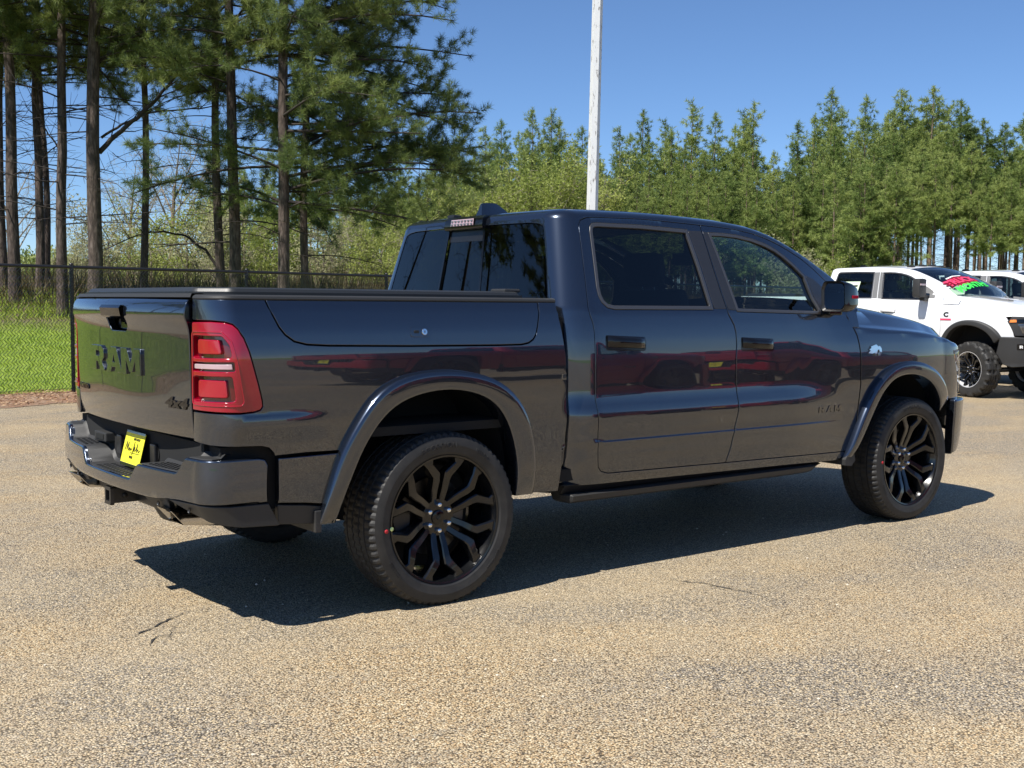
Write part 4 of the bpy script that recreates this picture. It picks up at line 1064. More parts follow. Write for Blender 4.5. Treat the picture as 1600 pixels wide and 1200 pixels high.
    rows = [[g0(y, 1.375, .0), g0(y, 1.376, .014), g0(y, 1.362, .020), g0(y, 1.325, .012 + .006*abs(y)), g0(y, 1.312, -.008)] for y in np.linspace(-.148, .108, 9)]
    mb.grid(rows); mb.build('gate_handle', BLKP, gate, autosmooth=30)
    mb = MB(); mb.lathe([(0, .0), (-.004, .012), (0, .014)], 12); mb.build('camera_lens', INK, gate, loc=(-1.165, -.02, 1.298 + LZ), rot=(0, 0, R_(90)))
    mb = MB(); mb.box((-1.150, -.115, 1.266 + LZ), (-1.125, .045, 1.300 + LZ), .004); mb.build('camera_housing', BLKP, gate)
    if not hd:
        for ch, y1 in (('R', .375), ('A', .135), ('M', -.075)):
            LP = lambda u, v: gat_(y1 - u, v)
            block_letter(ch, LP, 0., 1.063, .215, .118, .010, Pt, gate, flip=False)
        def gate_text(txt, sz, yc, zc, wid, mat, shear=0., off=.0006, sy=1):
            t = text_mesh(txt, sz, .0025, off, 0, 1.05, shear); xs = [v.co.x for v in t.vertices]; w2 = max(xs) - min(xs); c2 = (max(xs) + min(xs))/2
            for v in t.vertices:
                y = yc - (v.co.x - c2)*wid/w2; z = zc + v.co.y*sy; p = gateP(y, z); v.co = (p[0] - .003 - v.co.z, y, z)
            t.update(); return link('badge_lettering', t, mat, gate)
        gate_text('4x4', .062, -.628, .962, .20, BLKP, .25, .003); gate_text('LIMITED', .034, .60, .963, .20, BLKP, 0, .0012)
    # top cap of the tailgate and bed rails, tonneau
    mb = MB(); rows = [[g0(y, 1.408, -.004), g0(y, 1.412, .010), (gateP(y, 1.41)[0] + .0, y, 1.428 + LZ), (-1.03, y, 1.430 + LZ), (-1.03, y, 1.40 + LZ)] for y in np.linspace(-.745, .745, 21)]
    mb.grid(rows); mb.build('gate_cap', PLAS, T, autosmooth=35)
    def rail(s):
        mb = MB(); rows = []
        for u in np.concatenate([np.linspace(-1.247, -1.0, 12), np.linspace(-.95, .69, 24)]):
            p = bedP(u, 1.405); n = surf_n(bedP, np.array([u]), np.array([1.36]))[0]; n[2] = 0; n /= np.linalg.norm(n)
            def q(dn, z): return (p[0] + n[0]*dn, s*abs(p[1] + n[1]*dn) , z + LZ)
            rows.append([q(-.004, 1.400), q(.000, 1.408), q(-.003, 1.417), q(-.014, 1.423), q(-.10, 1.424), q(-.12, 1.30)])
        mb.grid(rows); mb.add(rows[0], [list(range(6))]); mb.build('bed_rail_cap', PLAS, T, autosmooth=35)
    both(rail)
    tn = MB()
    x0, x1, hw = -1.098, .560, .855
    pl = rounded([(x0, -.70), (x0, .70), (-.985, .835), (x1, .835), (x1, -.835), (-.985, -.835)], [.06, .06, .06, .02, .02, .06])
    tn.prism(pl, 1.424 + LZ, 1.436 + LZ)
    tonneau = tn.build('tonneau_cover', SATIN, T, autosmooth=30)
    mb = MB(); ins = [(a*.985 - .004, b*.985) for a, b in pl]
    rows = [[(a, b, 1.436 + LZ) for a, b in ins + ins[:1]], [(a*.995, b*.992, 1.449 + LZ) for a, b in ins + ins[:1]], [(a*.985, b*.97, 1.455 + LZ) for a, b in ins + ins[:1]]]
    mb.grid(rows); mb.add([(a*.985, b*.97, 1.455 + LZ) for a, b in ins], [list(range(len(ins)))]); mb.build('cover_fabric', TONN, tonneau, autosmooth=40)
    for s in (-1, 1):
        MB().box((.47, s*.74 - .06, 1.45 + LZ), (.57, s*.74 + .06, 1.468 + LZ), .008).build('cover_clamp', PLAS, tonneau)
    MB().box((.56, -.80, 1.38 + LZ), (.72, .80, 1.415 + LZ)).build('bed_front_rail', PLAS, T)
    # ---- bumper
    def ztop(a): return .752 - .068*sstep(.79, .715, a)*0 - (.0 if a > .79 else .068*(1 - float(sstep(.715, .79, a)))) - (0 if a > .40 else .075*(1 - float(sstep(.29, .38, a))))
    def zbot(a): return .540 + .025*float(sstep(.45, .75, a))
    Sx = list(np.linspace(0, .28, 4)) + list(np.linspace(.30, .40, 7)) + list(np.linspace(.45, .70, 4)) + list(np.linspace(.715, .79, 7)) + list(np.linspace(.83, 1.17, 10))
    out = [(-a, ztop(a)) for a in Sx] + [(-1.20, .745), (-1.215, .72), (-1.215, .562), (-1.17, .560)] + [(-a, zbot(a)) for a in Sx[::-1]]
    bump_full = [(s, z) for s, z in out] + [(-s, z) for s, z in out[::-1]][1:-1]
    rb = link('rear_bumper', panel_mesh('rear_bumper', bum_, bump_full, sp=.03, gap=0, bev=.010, depth=.02, flip=True), BM if not hd else BLKP, T)
    # check direction of the surface normal: outwards is -X at the middle
    blk = [(-.63, .560), (-.70, .540), (-.78, .515), (-.90, .485), (-1.05, .466), (-1.20, .458), (-1.215, .460), (-1.215, .556), (-1.05, .558), (-.80, .560)]
    for mir in (False, True):
        link('bumper_valance', panel_mesh('bumper_valance', bum_, blk, sp=.04, gap=0, bev=.004, depth=.02, lift=-.006, mirror=mir, flip=True), PLAS, rb)
        link('corner_valance', panel_mesh('corner_valance', bum_, [(-.40, .536), (-.62, .552), (-.60, .50), (-.56, .480), (-.43, .500)], sp=.05, gap=0, bev=.004, depth=.02, lift=-.012, mirror=mir, flip=True), PLAS, rb)
    # step pads: from bumper skin forward to the body
    mb = MB(); rows = []
    full = [-q for q in Sx[::-1]] + Sx[1:]
    for sgn in full:
        a = abs(sgn); z = ztop(a)
        if a > .98: continue
        p = bumpP(sgn, z); xin = -1.075 + .03*(a > .8)
        rows.append([(p[0] + .006, p[1], z - .010 + LZ), (p[0] + .022, p[1]*.998, z + .001 + LZ), (xin - .02, p[1]*.99, z + .001 + LZ), (xin, p[1]*.99, min(z + .02, .775) + LZ), (xin + .01, p[1]*.99, .765 + LZ), (-1.02, p[1]*.99, .768 + LZ)])
    mb.grid(rows, smooth=False); pad = mb.build('bumper_step', PLAS, rb, autosmooth=30)
    for s in (-1, 1):                                             # anti-slip studs on the steps
        for i in range(9):
            for j in range(4):
                y = s*(.44 + i*.028); x = float(bumpP(y, .684)[0]) + .035 + j*.026
                MB().box((x - .007, y - .005, .684 + LZ), (x + .007, y + .005, .6895 + LZ)).build('tread_stud', PLAS, pad)
    for i in range(11):
        for j in range(3):
            y = -.20 + i*.04; x = float(bumpP(y, .61)[0]) + .035 + j*.034
            MB().box((x - .011, y - .010, .609 + LZ), (x + .011, y + .010, .6135 + LZ)).build('tread_stud', pm('stud_tan', (.16, .14, .09), .6) if False else PLAS, pad)
    # plate recess, socket, plate
    for s in (-1, 1):
        MB().box((-1.098, s*.225 - .03, .655 + LZ), (-1.075, s*.225 + .03, .745 + LZ), .006).build('plate_lamp_bracket', SATIN, rb)
    mb = MB(); mb.lathe([(0, .0), (-.018, .03), (-.022, .038), (.0, .042)], 20); mb.build('trailer_socket', SATIN, rb, loc=(-1.085, -.235, .70 + LZ), rot=(0, 0, R_(90)))
    MB().box((-1.125, .33, .700 + LZ), (-1.075, .50, .745 + LZ), .006).build('socket_housing', PLAS, rb)
    MB().box((-1.128, .36, .710 + LZ), (-1.120, .47, .735 + LZ), .0).build('socket_cover', INK, rb)
    if not hd:
        pl_ = MB().box((-.0015, -.155, -.077), (.0015, .155, .077), .0012).build('dealer_plate', YEL, rb, loc=(-1.118, -.035, .705))
        pl_.rotation_euler = (0, R_(14), 0)
        pl_.scale = (1, .80, 1)
        s1 = MB()
        scribble(s1, [(.115, -.012), (.10, .03), (.085, -.01), (.072, .028), (.06, -.012), (.045, .004), (.036, -.008), (.045, -.012), (.03, .0), (.02, -.01), (.008, .002)], .0016, -.003)
        scribble(s1, [(-.01, -.03), (-.02, .035), (-.024, -.012), (-.035, .012), (-.045, -.01), (-.06, .0), (-.07, .03), (-.074, -.012), (-.09, .004), (-.105, -.010), (-.125, .002)], .0016, -.003)
        scribble(s1, [(.03, -.02), (-.12, -.018)], .0012, -.003)
        s1.build('plate_script', INK, pl_)
        def ptext(txt, sz, y, z, mat):
            t = text_mesh(txt, sz, .0004, .0004); link('plate_lettering', t, mat, pl_, (-.0025, y, z), (R_(90), 0, R_(-90)))
        ptext('WWW.', .018, 0, -.041, INK); ptext('AUTO GROUP', .016, -.04, .045, INK)
        for sy in (-.13, .13):
            for sz in (-.066, .066):
                mb = MB(); mb.lathe([(0, 0), (-.003, .006), (0, .007)], 8); mb.build('plate_screw', INK, pl_, loc=(-.0015, sy, sz), rot=(0, 0, R_(90)))
        MB().box((-.003, -.15, .070), (.001, .15, .082), .001).build('plate_frame', DCHR, pl_); MB().box((-.003, -.15, -.084), (.001, .15, -.070), .001).build('plate_frame', DCHR, pl_)
    for yy in (-.80, -.55, .55, .80):
        p = bumpP(yy, .535); mb = MB(); mb.lathe([(0, 0), (-.003, .009), (.002, .012)], 14); mb.build('parking_sensor', SATIN, rb, loc=(p[0] - .0 , p[1], .532 + LZ), rot=(0, 0, R_(90) if True else 0))
    # hitch
    h = MB(); o_, i_ = .034, .025
    for a, b in (((-o_, -o_), (o_, -i_)), ((-o_, i_), (o_, o_)), ((-o_, -i_), (-i_, i_)), ((i_, -i_), (o_, i_))):
        h.box((-1.228, a[0], .492 + a[1] + LZ), (-.95, b[0], .492 + b[1] + LZ))
    h.box((-1.228, -.041, .492 - .041 + LZ), (-1.210, -.034, .492 + .041 + LZ)); h.box((-1.228, .034, .492 - .041 + LZ), (-1.210, .041, .492 + .041 + LZ)); h.box((-1.228, -.041, .526 + LZ), (-1.210, .041, .533 + LZ)); h.box((-1.228, -.041, .451 + LZ), (-1.210, .041, .458 + LZ))
    hi = h.build('tow_hitch', SATIN, T)
    MB().box((-1.10, -.52, .455 + LZ), (-.98, .52, .53 + LZ), .01).build('hitch_crossbar', SATIN, hi)
    for s in (-1, 1): mb = MB(); mb.lathe([(-.006, 0), (-.006, .012), (0, .012)], 12); mb.build('hitch_pin_hole', INK, hi, loc=(-1.16, -.0345, .492 + LZ))
    # exhaust tips: angled rectangular
    def tip(s):
        yc = s*.62; prof = rounded([(-.085, -.034), (.085, -.034), (.085, .034), (-.085, .034)], .016, 3); m_ = MB(); rows = []
        for x, k in ((-.92, .8), (-1.02, .97), (-1.135, 1.0), (-1.165, 1.02), (-1.168, .98), (-1.15, .90), (-1.06, .88)):
            rows.append([(x - .030*(b/.034)*(1 if x < -1.1 else 0), yc + a*k, .468 + b*k + (x + 1.0)*(-.10) + LZ) for a, b in prof + prof[:1]])
        m_.grid(rows); e = m_.build('exhaust_tip', DCHR, T, autosmooth=45)
        MB().box((-1.065, yc - .07, .447 + LZ), (-1.06, yc + .07, .50 + LZ)).build('exhaust_opening', INK, e)
        MB().tube([(-.95, yc, .466 + LZ), (-.75, yc, .47 + LZ), (-.5, s*.45, .50 + LZ), (.6, s*.35, .45 + LZ)], .032, 10).build('exhaust_pipe', STEEL, e)
    both(tip)
    # ---- rocker, running boards, chassis
    def rock(s):
        MB().prism([(s*.93, .478 + LZ), (s*.70, .478 + LZ), (s*.70, .415 + LZ), (s*.90, .435 + LZ)], .76, 3.0, 'x').build('sill', SATIN, T)
        pr = [(s*.80, .428), (s*.935, .431), (s*.955, .424), (s*.950, .398), (s*.92, .384), (s*.82, .382)]
        m_ = MB(); rows = []
        for x, k, dz in ((.775, .92, .012), (.80, 1, 0), (2.55, 1, 0), (2.70, 1, .004), (2.80, .955, .02), (2.86, .93, .03)):
            rows.append([(x, a*k if abs(a) > .85 else a, b*1.0 + dz*(1 if b < .42 else 0) + LZ) for a, b in pr])
        m_.grid([r + r[:1] for r in rows], smooth=False); m_.add(rows[0], [list(range(6))]); m_.add(rows[-1], [list(range(6))])
        bo = m_.build('running_board', PLAS, T, autosmooth=25)
        for x in (.95, 1.8, 2.6): MB().box((x, min(s*.6, s*.85), .40 + LZ), (x + .06, max(s*.6, s*.85), .44 + LZ)).build('board_bracket', SATIN, bo)
        MB().prism([(3.0, .445), (3.10, .57), (3.08, .50), (3.10, .435), (3.06, .40), (3.0, .41)], s*.78, s*.97, 'y').build('front_mud_guard', PLAS, T)
        MB().box((-1.0, s*.50 - .04, .50 + LZ), (4.1, s*.50 + .04, .62 + LZ)).build('frame_rail', SATIN, T)
    both(rock)
    c = MB(); c.tube([(0, -.70, .40), (0, .70, .40)], .045, 12); c.tube([(0, -.16, .40), (0, -.08, .40), (0, .08, .40), (0, .16, .40)], [.06, .15, .15, .06], 14); c.build('rear_axle', SATIN, T)
    MB().tube([(3.672, -.70, .40), (3.672, .70, .40)], .04, 10).build('front_axle', SATIN, T)
    MB().box((-.98, -.93, .80 + LZ), (.70, .93, .84 + LZ)).build('bed_floor', DARK, T)
    MB().box((-1.08, -.78, .60 + LZ), (-1.02, .78, .80 + LZ)).build('rear_crossmember', DARK, T)
    MB().box((.70, -.92, .50 + LZ), (3.05, .92, .56 + LZ)).build('cab_floor', DARK, T)
    for s in (-1, 1): MB().box((-1.06, min(s*.60, s*.90), .52 + LZ), (-.66, max(s*.60, s*.90), .795 + LZ)).build('sun_leak_blocker', DARK, T)  # dark boxes added to stop sun leaking through the bumper corner gaps
    MB().box((.74, -.90, .5 + LZ), (.76, .90, 1.33 + LZ)).build('cab_rear_bulkhead', DARK, T)
    MB().box((.64, -.88, .50 + LZ), (.67, .88, 1.36 + LZ)).build('bed_front_wall', DARK, T)
    MB().box((3.3, -.50, .55 + LZ), (4.3, .50, 1.1 + LZ)).build('engine_block', DARK, T)
    sp_ = MB(); sp_.lathe([(-.12, .20), (-.12, .36), (-.06, .395), (.06, .395), (.12, .36), (.12, .2)], 40); sp_.build('spare_tyre', RUB, T, loc=(-.60, .0, .47 + LZ), rot=(R_(90), 0, 0), autosmooth=40)
    # ---- mirrors
    def mirror(s):
        z0 = 1.355 + LZ; X = 2.81
        if not hd:
            YC = 1.022; MP = rounded([(-.082, -.085), (.066, -.085), (.086, -.05), (.078, .085), (.05, .097), (-.07, .097), (-.088, .05)], .03, 4)
            def mrow(x, k, kz, dz=0): return [(x, s*(YC + a*k), z0 + .093 + dz + b*kz) for a, b in MP + MP[:1]]
            m_ = MB(); rows = [mrow(X - .045 + t*.19, k, kz, -.012*t) for t, (k, kz) in zip((0, .08, .25, .5, .78, 1.0), ((.97, .97), (1, 1), (1, 1), (.96, .94), (.80, .76), (.50, .45)))]
            m_.grid(rows); m_.add([q for q in rows[-1][:-1]], [list(range(len(rows[-1]) - 1))])
            hd_ = m_.build('side_mirror', BLKP, T, autosmooth=50)
            g = MB(); g.add(mrow(X - .034, .84, .84)[:-1], [list(range(len(MP)))]); g.build('mirror_glass', pm('mirror_silver', (.8, .82, .84), .02, 1.), hd_)
            bz = MB(); bz.grid([mrow(X - .046, 1, 1), mrow(X - .032, .86, .86)]); bz.build('mirror_bezel', SATIN, hd_)
            MB().box((X - .02, min(s*.93, s*.985), z0 - .015), (X + .10, max(s*.93, s*.985), z0 + .03), .01).build('mirror_arm', BLKP, hd_)
            MB().tube([(X + .02, s*.94, z0 + .01), (X + .03, s*1.00, z0 + .04)], .028, 10).build('mirror_arm', BLKP, hd_)
            MB().box((X + .03, min(s*1.100, s*1.108), z0 + .085), (X + .085, max(s*1.100, s*1.108), z0 + .105), .003).build('turn_signal', LRED, hd_)
        else:
            m_ = MB(); m_.box((X - .05, min(s*1.02, s*1.22), z0 + .03), (X + .09, max(s*1.02, s*1.22), z0 + .33), .035); hd_ = m_.build('side_mirror', PLAS, T, autosmooth=40)
            MB().box((X - .02, min(s*.90, s*1.06), z0 - .02), (X + .07, max(s*.90, s*1.06), z0 + .07), .02).build('mirror_arm', PLAS, hd_)
            MB().box((X + .06, min(s*1.04, s*1.20), z0 + .22), (X + .096, max(s*1.04, s*1.20), z0 + .25), .005).build('turn_signal', LWHT, hd_)
            MB().box((X - .054, min(s*1.04, s*1.20), z0 + .06), (X - .048, max(s*1.04, s*1.20), z0 + .30)).build('mirror_glass', pm('mirror_silver', (.8, .82, .84), .02, 1.), hd_)
    both(mirror)
    # ---- interior
    for s in (-1, 1):
        for x, w, tall in ((2.02, .27, 1.0), (1.18, .32, .95)):
            st = MB(); st.box((x - .05, s*.40 - w, .80 + LZ), (x + .50, s*.40 + w, .96 + LZ), .05); st = st.build('seat', SEAT, T, autosmooth=40)
            MB().box((-.07, -w*.95, 0), (.07, w*.95, .60*tall), .05).build('seat_back', SEAT, st, loc=(x - .03, s*.40, .90 + LZ), rot=(0, R_(-14), 0), autosmooth=40)
            MB().box((-.05, -.14, 0), (.05, .14, .20), .045).build('headrest', SEAT, st, loc=(x - .205 + (.02 if x < 1.5 else 0), s*.40, 1.50*tall + (.03 if x < 1.5 else .0) + LZ), rot=(0, R_(-8), 0), autosmooth=40)
            for k in (-1, 1): MB().tube([(x - .17, s*.40 + k*.05, 1.42*tall + LZ), (x - .20, s*.40 + k*.05, 1.54*tall + LZ)], .008, 6).build('headrest_post', STEEL, st)
    ds = MB(); ds.prism(rounded([(2.66, 1.0), (2.62, 1.16), (2.66, 1.27), (2.80, 1.325), (3.15, 1.34), (3.20, 1.0)], .05), -.84, .84, 'y'); dash = ds.build('dashboard', SEAT, T, autosmooth=30)
    for v in dash.data.vertices: v.co.z += LZ
    MB().box((2.60, -.13, 1.02 + LZ), (2.64, .13, 1.33 + LZ), .012).build('centre_screen', INK, dash)
    st = MB(); cxw = Vector((2.46, .38, 1.20 + LZ)); ax1 = Vector((0, 1, 0)); ax2 = Vector((math.sin(R_(25)), 0, math.cos(R_(25)))); pts = [cxw + ax1*.19*math.cos(t) + ax2*.19*math.sin(t) for t in np.linspace(0, 2*math.pi, 33)]
    st.tube(pts, .016, 8, caps=False); 
    for a in (0, math.pi, 1.5*math.pi): st.tube([cxw, cxw + ax1*.185*math.cos(a) + ax2*.185*math.sin(a)], .02, 6)
    st.tube([cxw, cxw + Vector((.30, 0, -.10))], .04, 8); st.build('steering_wheel', SEAT, T, autosmooth=50)
    MB().box((2.56, -.13, 1.655 + LZ), (2.585, .13, 1.735 + LZ), .012).build('rear_view_mirror', INK, T)
    MB().box((2.585, -.05, 1.68 + LZ), (2.68, .05, 1.80 + LZ), .012).build('camera_pod', INK, T)
    MB().box((.95, -.68, 1.845 + LZ), (2.20, .68, 1.852 + LZ)).build('headliner', SEAT, T)
    if not hd:
        o = link('window_sticker', MB().box((.998, .845, 1.39), (1.10, .848, 1.53)).mesh('window_sticker'), pm('sticker_blue', (.45, .66, .75), .5), T)
        o.rotation_euler = (0, 0, 0)
    else:
        STK = pm('sticker_pale', (.55, .66, .50), .6)
        link('window_sticker', panel_mesh('window_sticker', cab_, [(1.14, 1.42), (1.50, 1.42), (1.52, 1.66), (1.17, 1.66)], sp=.1, gap=0, bev=.0005, depth=.001, lift=-.006), STK, rd[0])
        link('sticker_print', panel_mesh('sticker_print', cab_, [(1.26, 1.56), (1.48, 1.57), (1.48, 1.60), (1.26, 1.59)], sp=.1, gap=0, bev=.0005, depth=.001, lift=-.004), INK, rd[0])
        for s in (-1, 1):
            hv = [(3.50, s*.50), (3.62, s*.47), (3.72, s*.40), (3.98, s*.38), (4.02, s*.42), (3.98, s*.50), (3.80, s*.54)]
            if s < 0: hv = hv[::-1]
            mb = MB(); n_ = len(hv); top_ = [(x, y, V[min(range(len(V)), key=lambda q: abs(V[q][0][0] - x))][16][2] + .010) for x, y in hv]
            mb.add(top_ + [(x, y, z - .06) for x, y, z in top_], [list(range(n_))] + [(q, (q+1) % n_, n_ + (q+1) % n_, n_ + q) for q in range(n_)])
            hvo = mb.build('hood_vent', PILL, T)
            zz_ = top_[3][2] + .004
            MB().box((3.74, min(s*.42, s*.47), zz_ - .004), (3.96, max(s*.42, s*.47), zz_ + .004)).build('vent_accent', LRED, hvo)
    # badges on the sides
    if not hd:
        for mir in (False, True):
            s = 1 if mir else -1
            for ch, x1 in (('R', 2.715), ('A', 2.795), ('M', 2.875)):
                if mir: LP = lambda u, v, x1=x1: cabP(2.715 + 2.935 - x1 - u + .0, v)
                else: LP = lambda u, v, x1=x1: cabP(x1 + u, v)
                block_letter(ch, LP, 0., .752, .060, .040, .004, BADGE, fd[1 if mir else 0], flip=mir, mirror=mir)
            em = MB()
            H_ = [(0, .030), (.018, .034), (.034, .022), (.046, .026), (.060, .012), (.062, -.008), (.050, -.026), (.034, -.030), (.030, -.014), (.044, -.006), (.040, .006), (.028, .004), (.020, -.018), (.008, -.030), (-.002, -.012), (-.020, -.016), (-.050, -.012), (-.030, .002), (-.044, .006), (-.022, .016), (-.030, .022)]
            em.prism([(3.25 + a*1.25, 1.118 + b*1.15) for a, b in H_], 0, .006, 'y')
            vs_ = []
            for (x, y, z) in em.v:
                p = noseP(np.array(x), np.array(z)); vs_.append((x, -s*(float(p[1]) - .002 - y), z))
            em.v = vs_; em.build('fender_emblem', CHR, fe[1 if mir else 0])
    # ---- wheels
    for x in (0, 3.672):
        for s in (-1, 1):
            add_wheel(T, (x, s*.857 if not hd else s*.875, .3985 if not hd else .428), left=(s > 0), hd=hd, spin=0 if x < 1 else R_(4), rubber_text=(not hd and s < 0), steer=R_(-14) if hd and x > 1 else 0.)
    return T, dict(doors=(rd, fd), fender=fe, gate=gate)
HERO, HP = build_truck((0, 0, 0), 0., 'dark navy crew cab pickup with black wheels and black bed cover parked nearest the camera', NAVY)
hd_z = math.atan2(-1., .0)
F_ = np.array([math.cos(hd_z), math.sin(hd_z)]); R2 = np.array([F_[1], -F_[0]])
def place(fr_wheel): p = np.array(fr_wheel) - R2*.875 - F_*3.672; return (float(p[0]), float(p[1]), 0.)
WT, WP_ = build_truck(place((13.6, 4.5)), hd_z, 'white heavy duty pickup with black flares, black bumper and sale lettering on its windshield', WHITE, hd=True)
W2 = copy_tree(WT); p2 = np.array(WT.location[:2]) - R2*3.0 + F_*.15; W2.location = (float(p2[0]), float(p2[1]), 0)
tag(W2, 'second white pickup half hidden beyond the first one at the right edge')
def recolour(root, frm, to):
    for ch in [o for o in bpy.data.objects if o.parent == root]:
        if ch.type == 'MESH' and ch.material_slots and ch.material_slots[0].material is frm:
            ch.material_slots[0].link = 'OBJECT'; ch.material_slots[0].material = to
        recolour(ch, frm, to)
# sale lettering on the first white truck's windshield
def ws_text(txt, size, mat, x0, y0, name):
    t = text_mesh(txt, size, .001, .006*size/.2, 0, .95)
    for v in t.vertices:
        y = y0 + v.co.x*1.0; x = x0 - v.co.y*.82 + .10*(v.co.x*.0)
        v.co = (x, y, float(capZ(x, abs(y))) + .15 + .004 + v.co.z)
    t.update(); return link(name, t, mat, WT)
PINKR = pm('sign_red', (.85, .05, .13), .5); GRN = pm('sign_green', (.05, .75, .08), .5)
def ws_burst(poly, mat, name, lift):
    mb = MB(); n = len(poly); vs_ = [(x, y, float(capZ(x, abs(y))) + .15 + lift) for x, y in poly]; c = np.mean(np.array(poly), 0)
    vs_.append((c[0], c[1], float(capZ(c[0], abs(c[1]))) + .15 + lift)); mb.add(vs_, [(i, (i+1) % n, n) for i in range(n)]); return mb.build(name, mat, WT, fix=False)

ws_text('TRUCK', .235, PINKR, 3.06, -.34, 'sale_lettering'); ws_text('MONTH!', .205, GRN, 3.235, -.27, 'sale_lettering')
# spiky red outline and white swash behind the words
brs = []
for k in range(28):
    a = 2*math.pi*k/28; r = 1.0 if k % 2 else .72
    brs.append((3.06 + .150*r*math.sin(a), -.34 + .50*r*math.cos(a)))
ws_burst(brs, pm('sign_crimson', (.22, .004, .02), .5), 'sale_burst', .0015)
ws_burst([(2.925, -.56), (2.905, -.34), (2.920, -.14), (2.940, -.14), (2.927, -.34), (2.95, -.56)], PWHT, 'sale_swash', .003)
rfen = WP_['fender'][0]
t = text_mesh('C', .12, .004, .006)
for v in t.vertices:
    x = 3.22 + v.co.x; z = 1.12 + v.co.y*.8; p = noseP(x, z); v.co = (x, p[1] - .004 - v.co.z, z + .15)
t.update(); link('badge_lettering', t, INK, rfen)
mb = MB(); vs_ = []
mb.prism([(3.13, 1.035), (3.31, 1.035), (3.31, 1.060), (3.13, 1.060)], 0, .005, 'y'); mb.v = [(x, float(noseP(x, z)[1]) - .003 - y, z + .15) for x, y, z in mb.v]; mb.build('badge_bar', PINKR, rfen)
RT = copy_tree(HERO); RT.location = (4.6, -8.6, 0); recolour(RT, NAVY, RED); tag(RT, 'red crew cab pickup parked behind the photographer, mirrored in the doors', group='red pickups behind the photographer')
RT2 = copy_tree(HERO); RT2.location = (11.6, -8.9, 0); recolour(RT2, NAVY, RED); tag(RT2, 'second red pickup farther along behind the photographer', group='red pickups behind the photographer')
# ---------------------------------------------------------------- vegetation
def leafmat(name, stops, trans=.35, nscale=.8, spec=.3):
    M = bpy.data.materials.new(name); M.use_nodes = True; b = B(M)
    co = obco(M); n = noise(M, nscale, 3, .6, co); n2 = noise(M, 11, 2, .5, co)
    oi = nd(M, 'ShaderNodeObjectInfo')
    s = nd(M, 'ShaderNodeMath', operation='MULTIPLY_ADD'); lk(M, n2.outputs[0], s.inputs[0]); s.inputs[1].default_value = .5; lk(M, n.outputs[0], s.inputs[2])
    s2 = nd(M, 'ShaderNodeMath', operation='MULTIPLY_ADD'); lk(M, oi.outputs['Random'], s2.inputs[0]); s2.inputs[1].default_value = .30; lk(M, s.outputs[0], s2.inputs[2])
    c = ramp(M, s2.outputs[0], stops); lk(M, c, b.inputs['Base Color']); b.inputs['Roughness'].default_value = .55; b.inputs['Specular IOR Level'].default_value = spec
    t = nd(M, 'ShaderNodeBsdfTranslucent'); lk(M, c, t.inputs[0]); x = nd(M, 'ShaderNodeMixShader'); x.inputs[0].default_value = trans
    lk(M, b.outputs[0], x.inputs[1]); lk(M, t.outputs[0], x.inputs[2]); lk(M, x.outputs[0], M.node_tree.nodes['Material Output'].inputs[0]); return M
NEED = leafmat('pine_needles', [(.48, (.045, .08, .026)), (.78, (.13, .18, .05)), (1.02, (.29, .34, .10))], .36)
NEEDF = leafmat('young_pine_needles', [(.48, (.060, .105, .028)), (.78, (.165, .235, .058)), (1.04, (.32, .38, .11))], .36, .9)
SPRING = leafmat('spring_leaves', [(.45, (.13, .18, .03)), (.75, (.24, .30, .06)), (1.0, (.34, .38, .10))], .45)
PALE = leafmat('budding_leaves', [(.45, (.22, .23, .10)), (.8, (.38, .38, .20))], .45)
SCRUB = leafmat('scrub_leaves', [(.45, (.035, .032, .016)), (.75, (.085, .075, .032)), (1.0, (.17, .12, .06))], .25)
def barkmat(name, a, b_, c_, scale=(9, 9, 2.2)):
    M = bpy.data.materials.new(name); M.use_nodes = True; co = obco(M, scale)
    v = nd(M, 'ShaderNodeTexVoronoi', feature='DISTANCE_TO_EDGE', in_Scale=1.); lk(M, co, v.inputs['Vector'])
    n = noise(M, 2.5, 5, .65, co)
    c = ramp(M, n.outputs[0], [(.3, a), (.5, b_), (.72, c_)])
    c = mix(M, ramp(M, v.outputs['Distance'], [(.0, (.25, .25, .25)), (.14, (1, 1, 1))]), mix(M, .6, c, (.02, .015, .012)), c)
    lk(M, c, B(M).inputs['Base Color']); B(M).inputs['Roughness'].default_value = .95
    lk(M, bump(M, v.outputs['Distance'], .8, .03, bump(M, n.outputs[0], .6, .02)), B(M).inputs['Normal']); return M
BARK = barkmat('pine_bark', (.030, .022, .018), (.085, .062, .050), (.17, .135, .115))
BARKY = barkmat('young_pine_bark', (.09, .065, .045), (.20, .145, .105), (.32, .25, .19))
TWIG = pm('twig_bark', (.038, .030, .025), .95)
TWIGL = pm('pale_twig', (.22, .19, .15), .95)

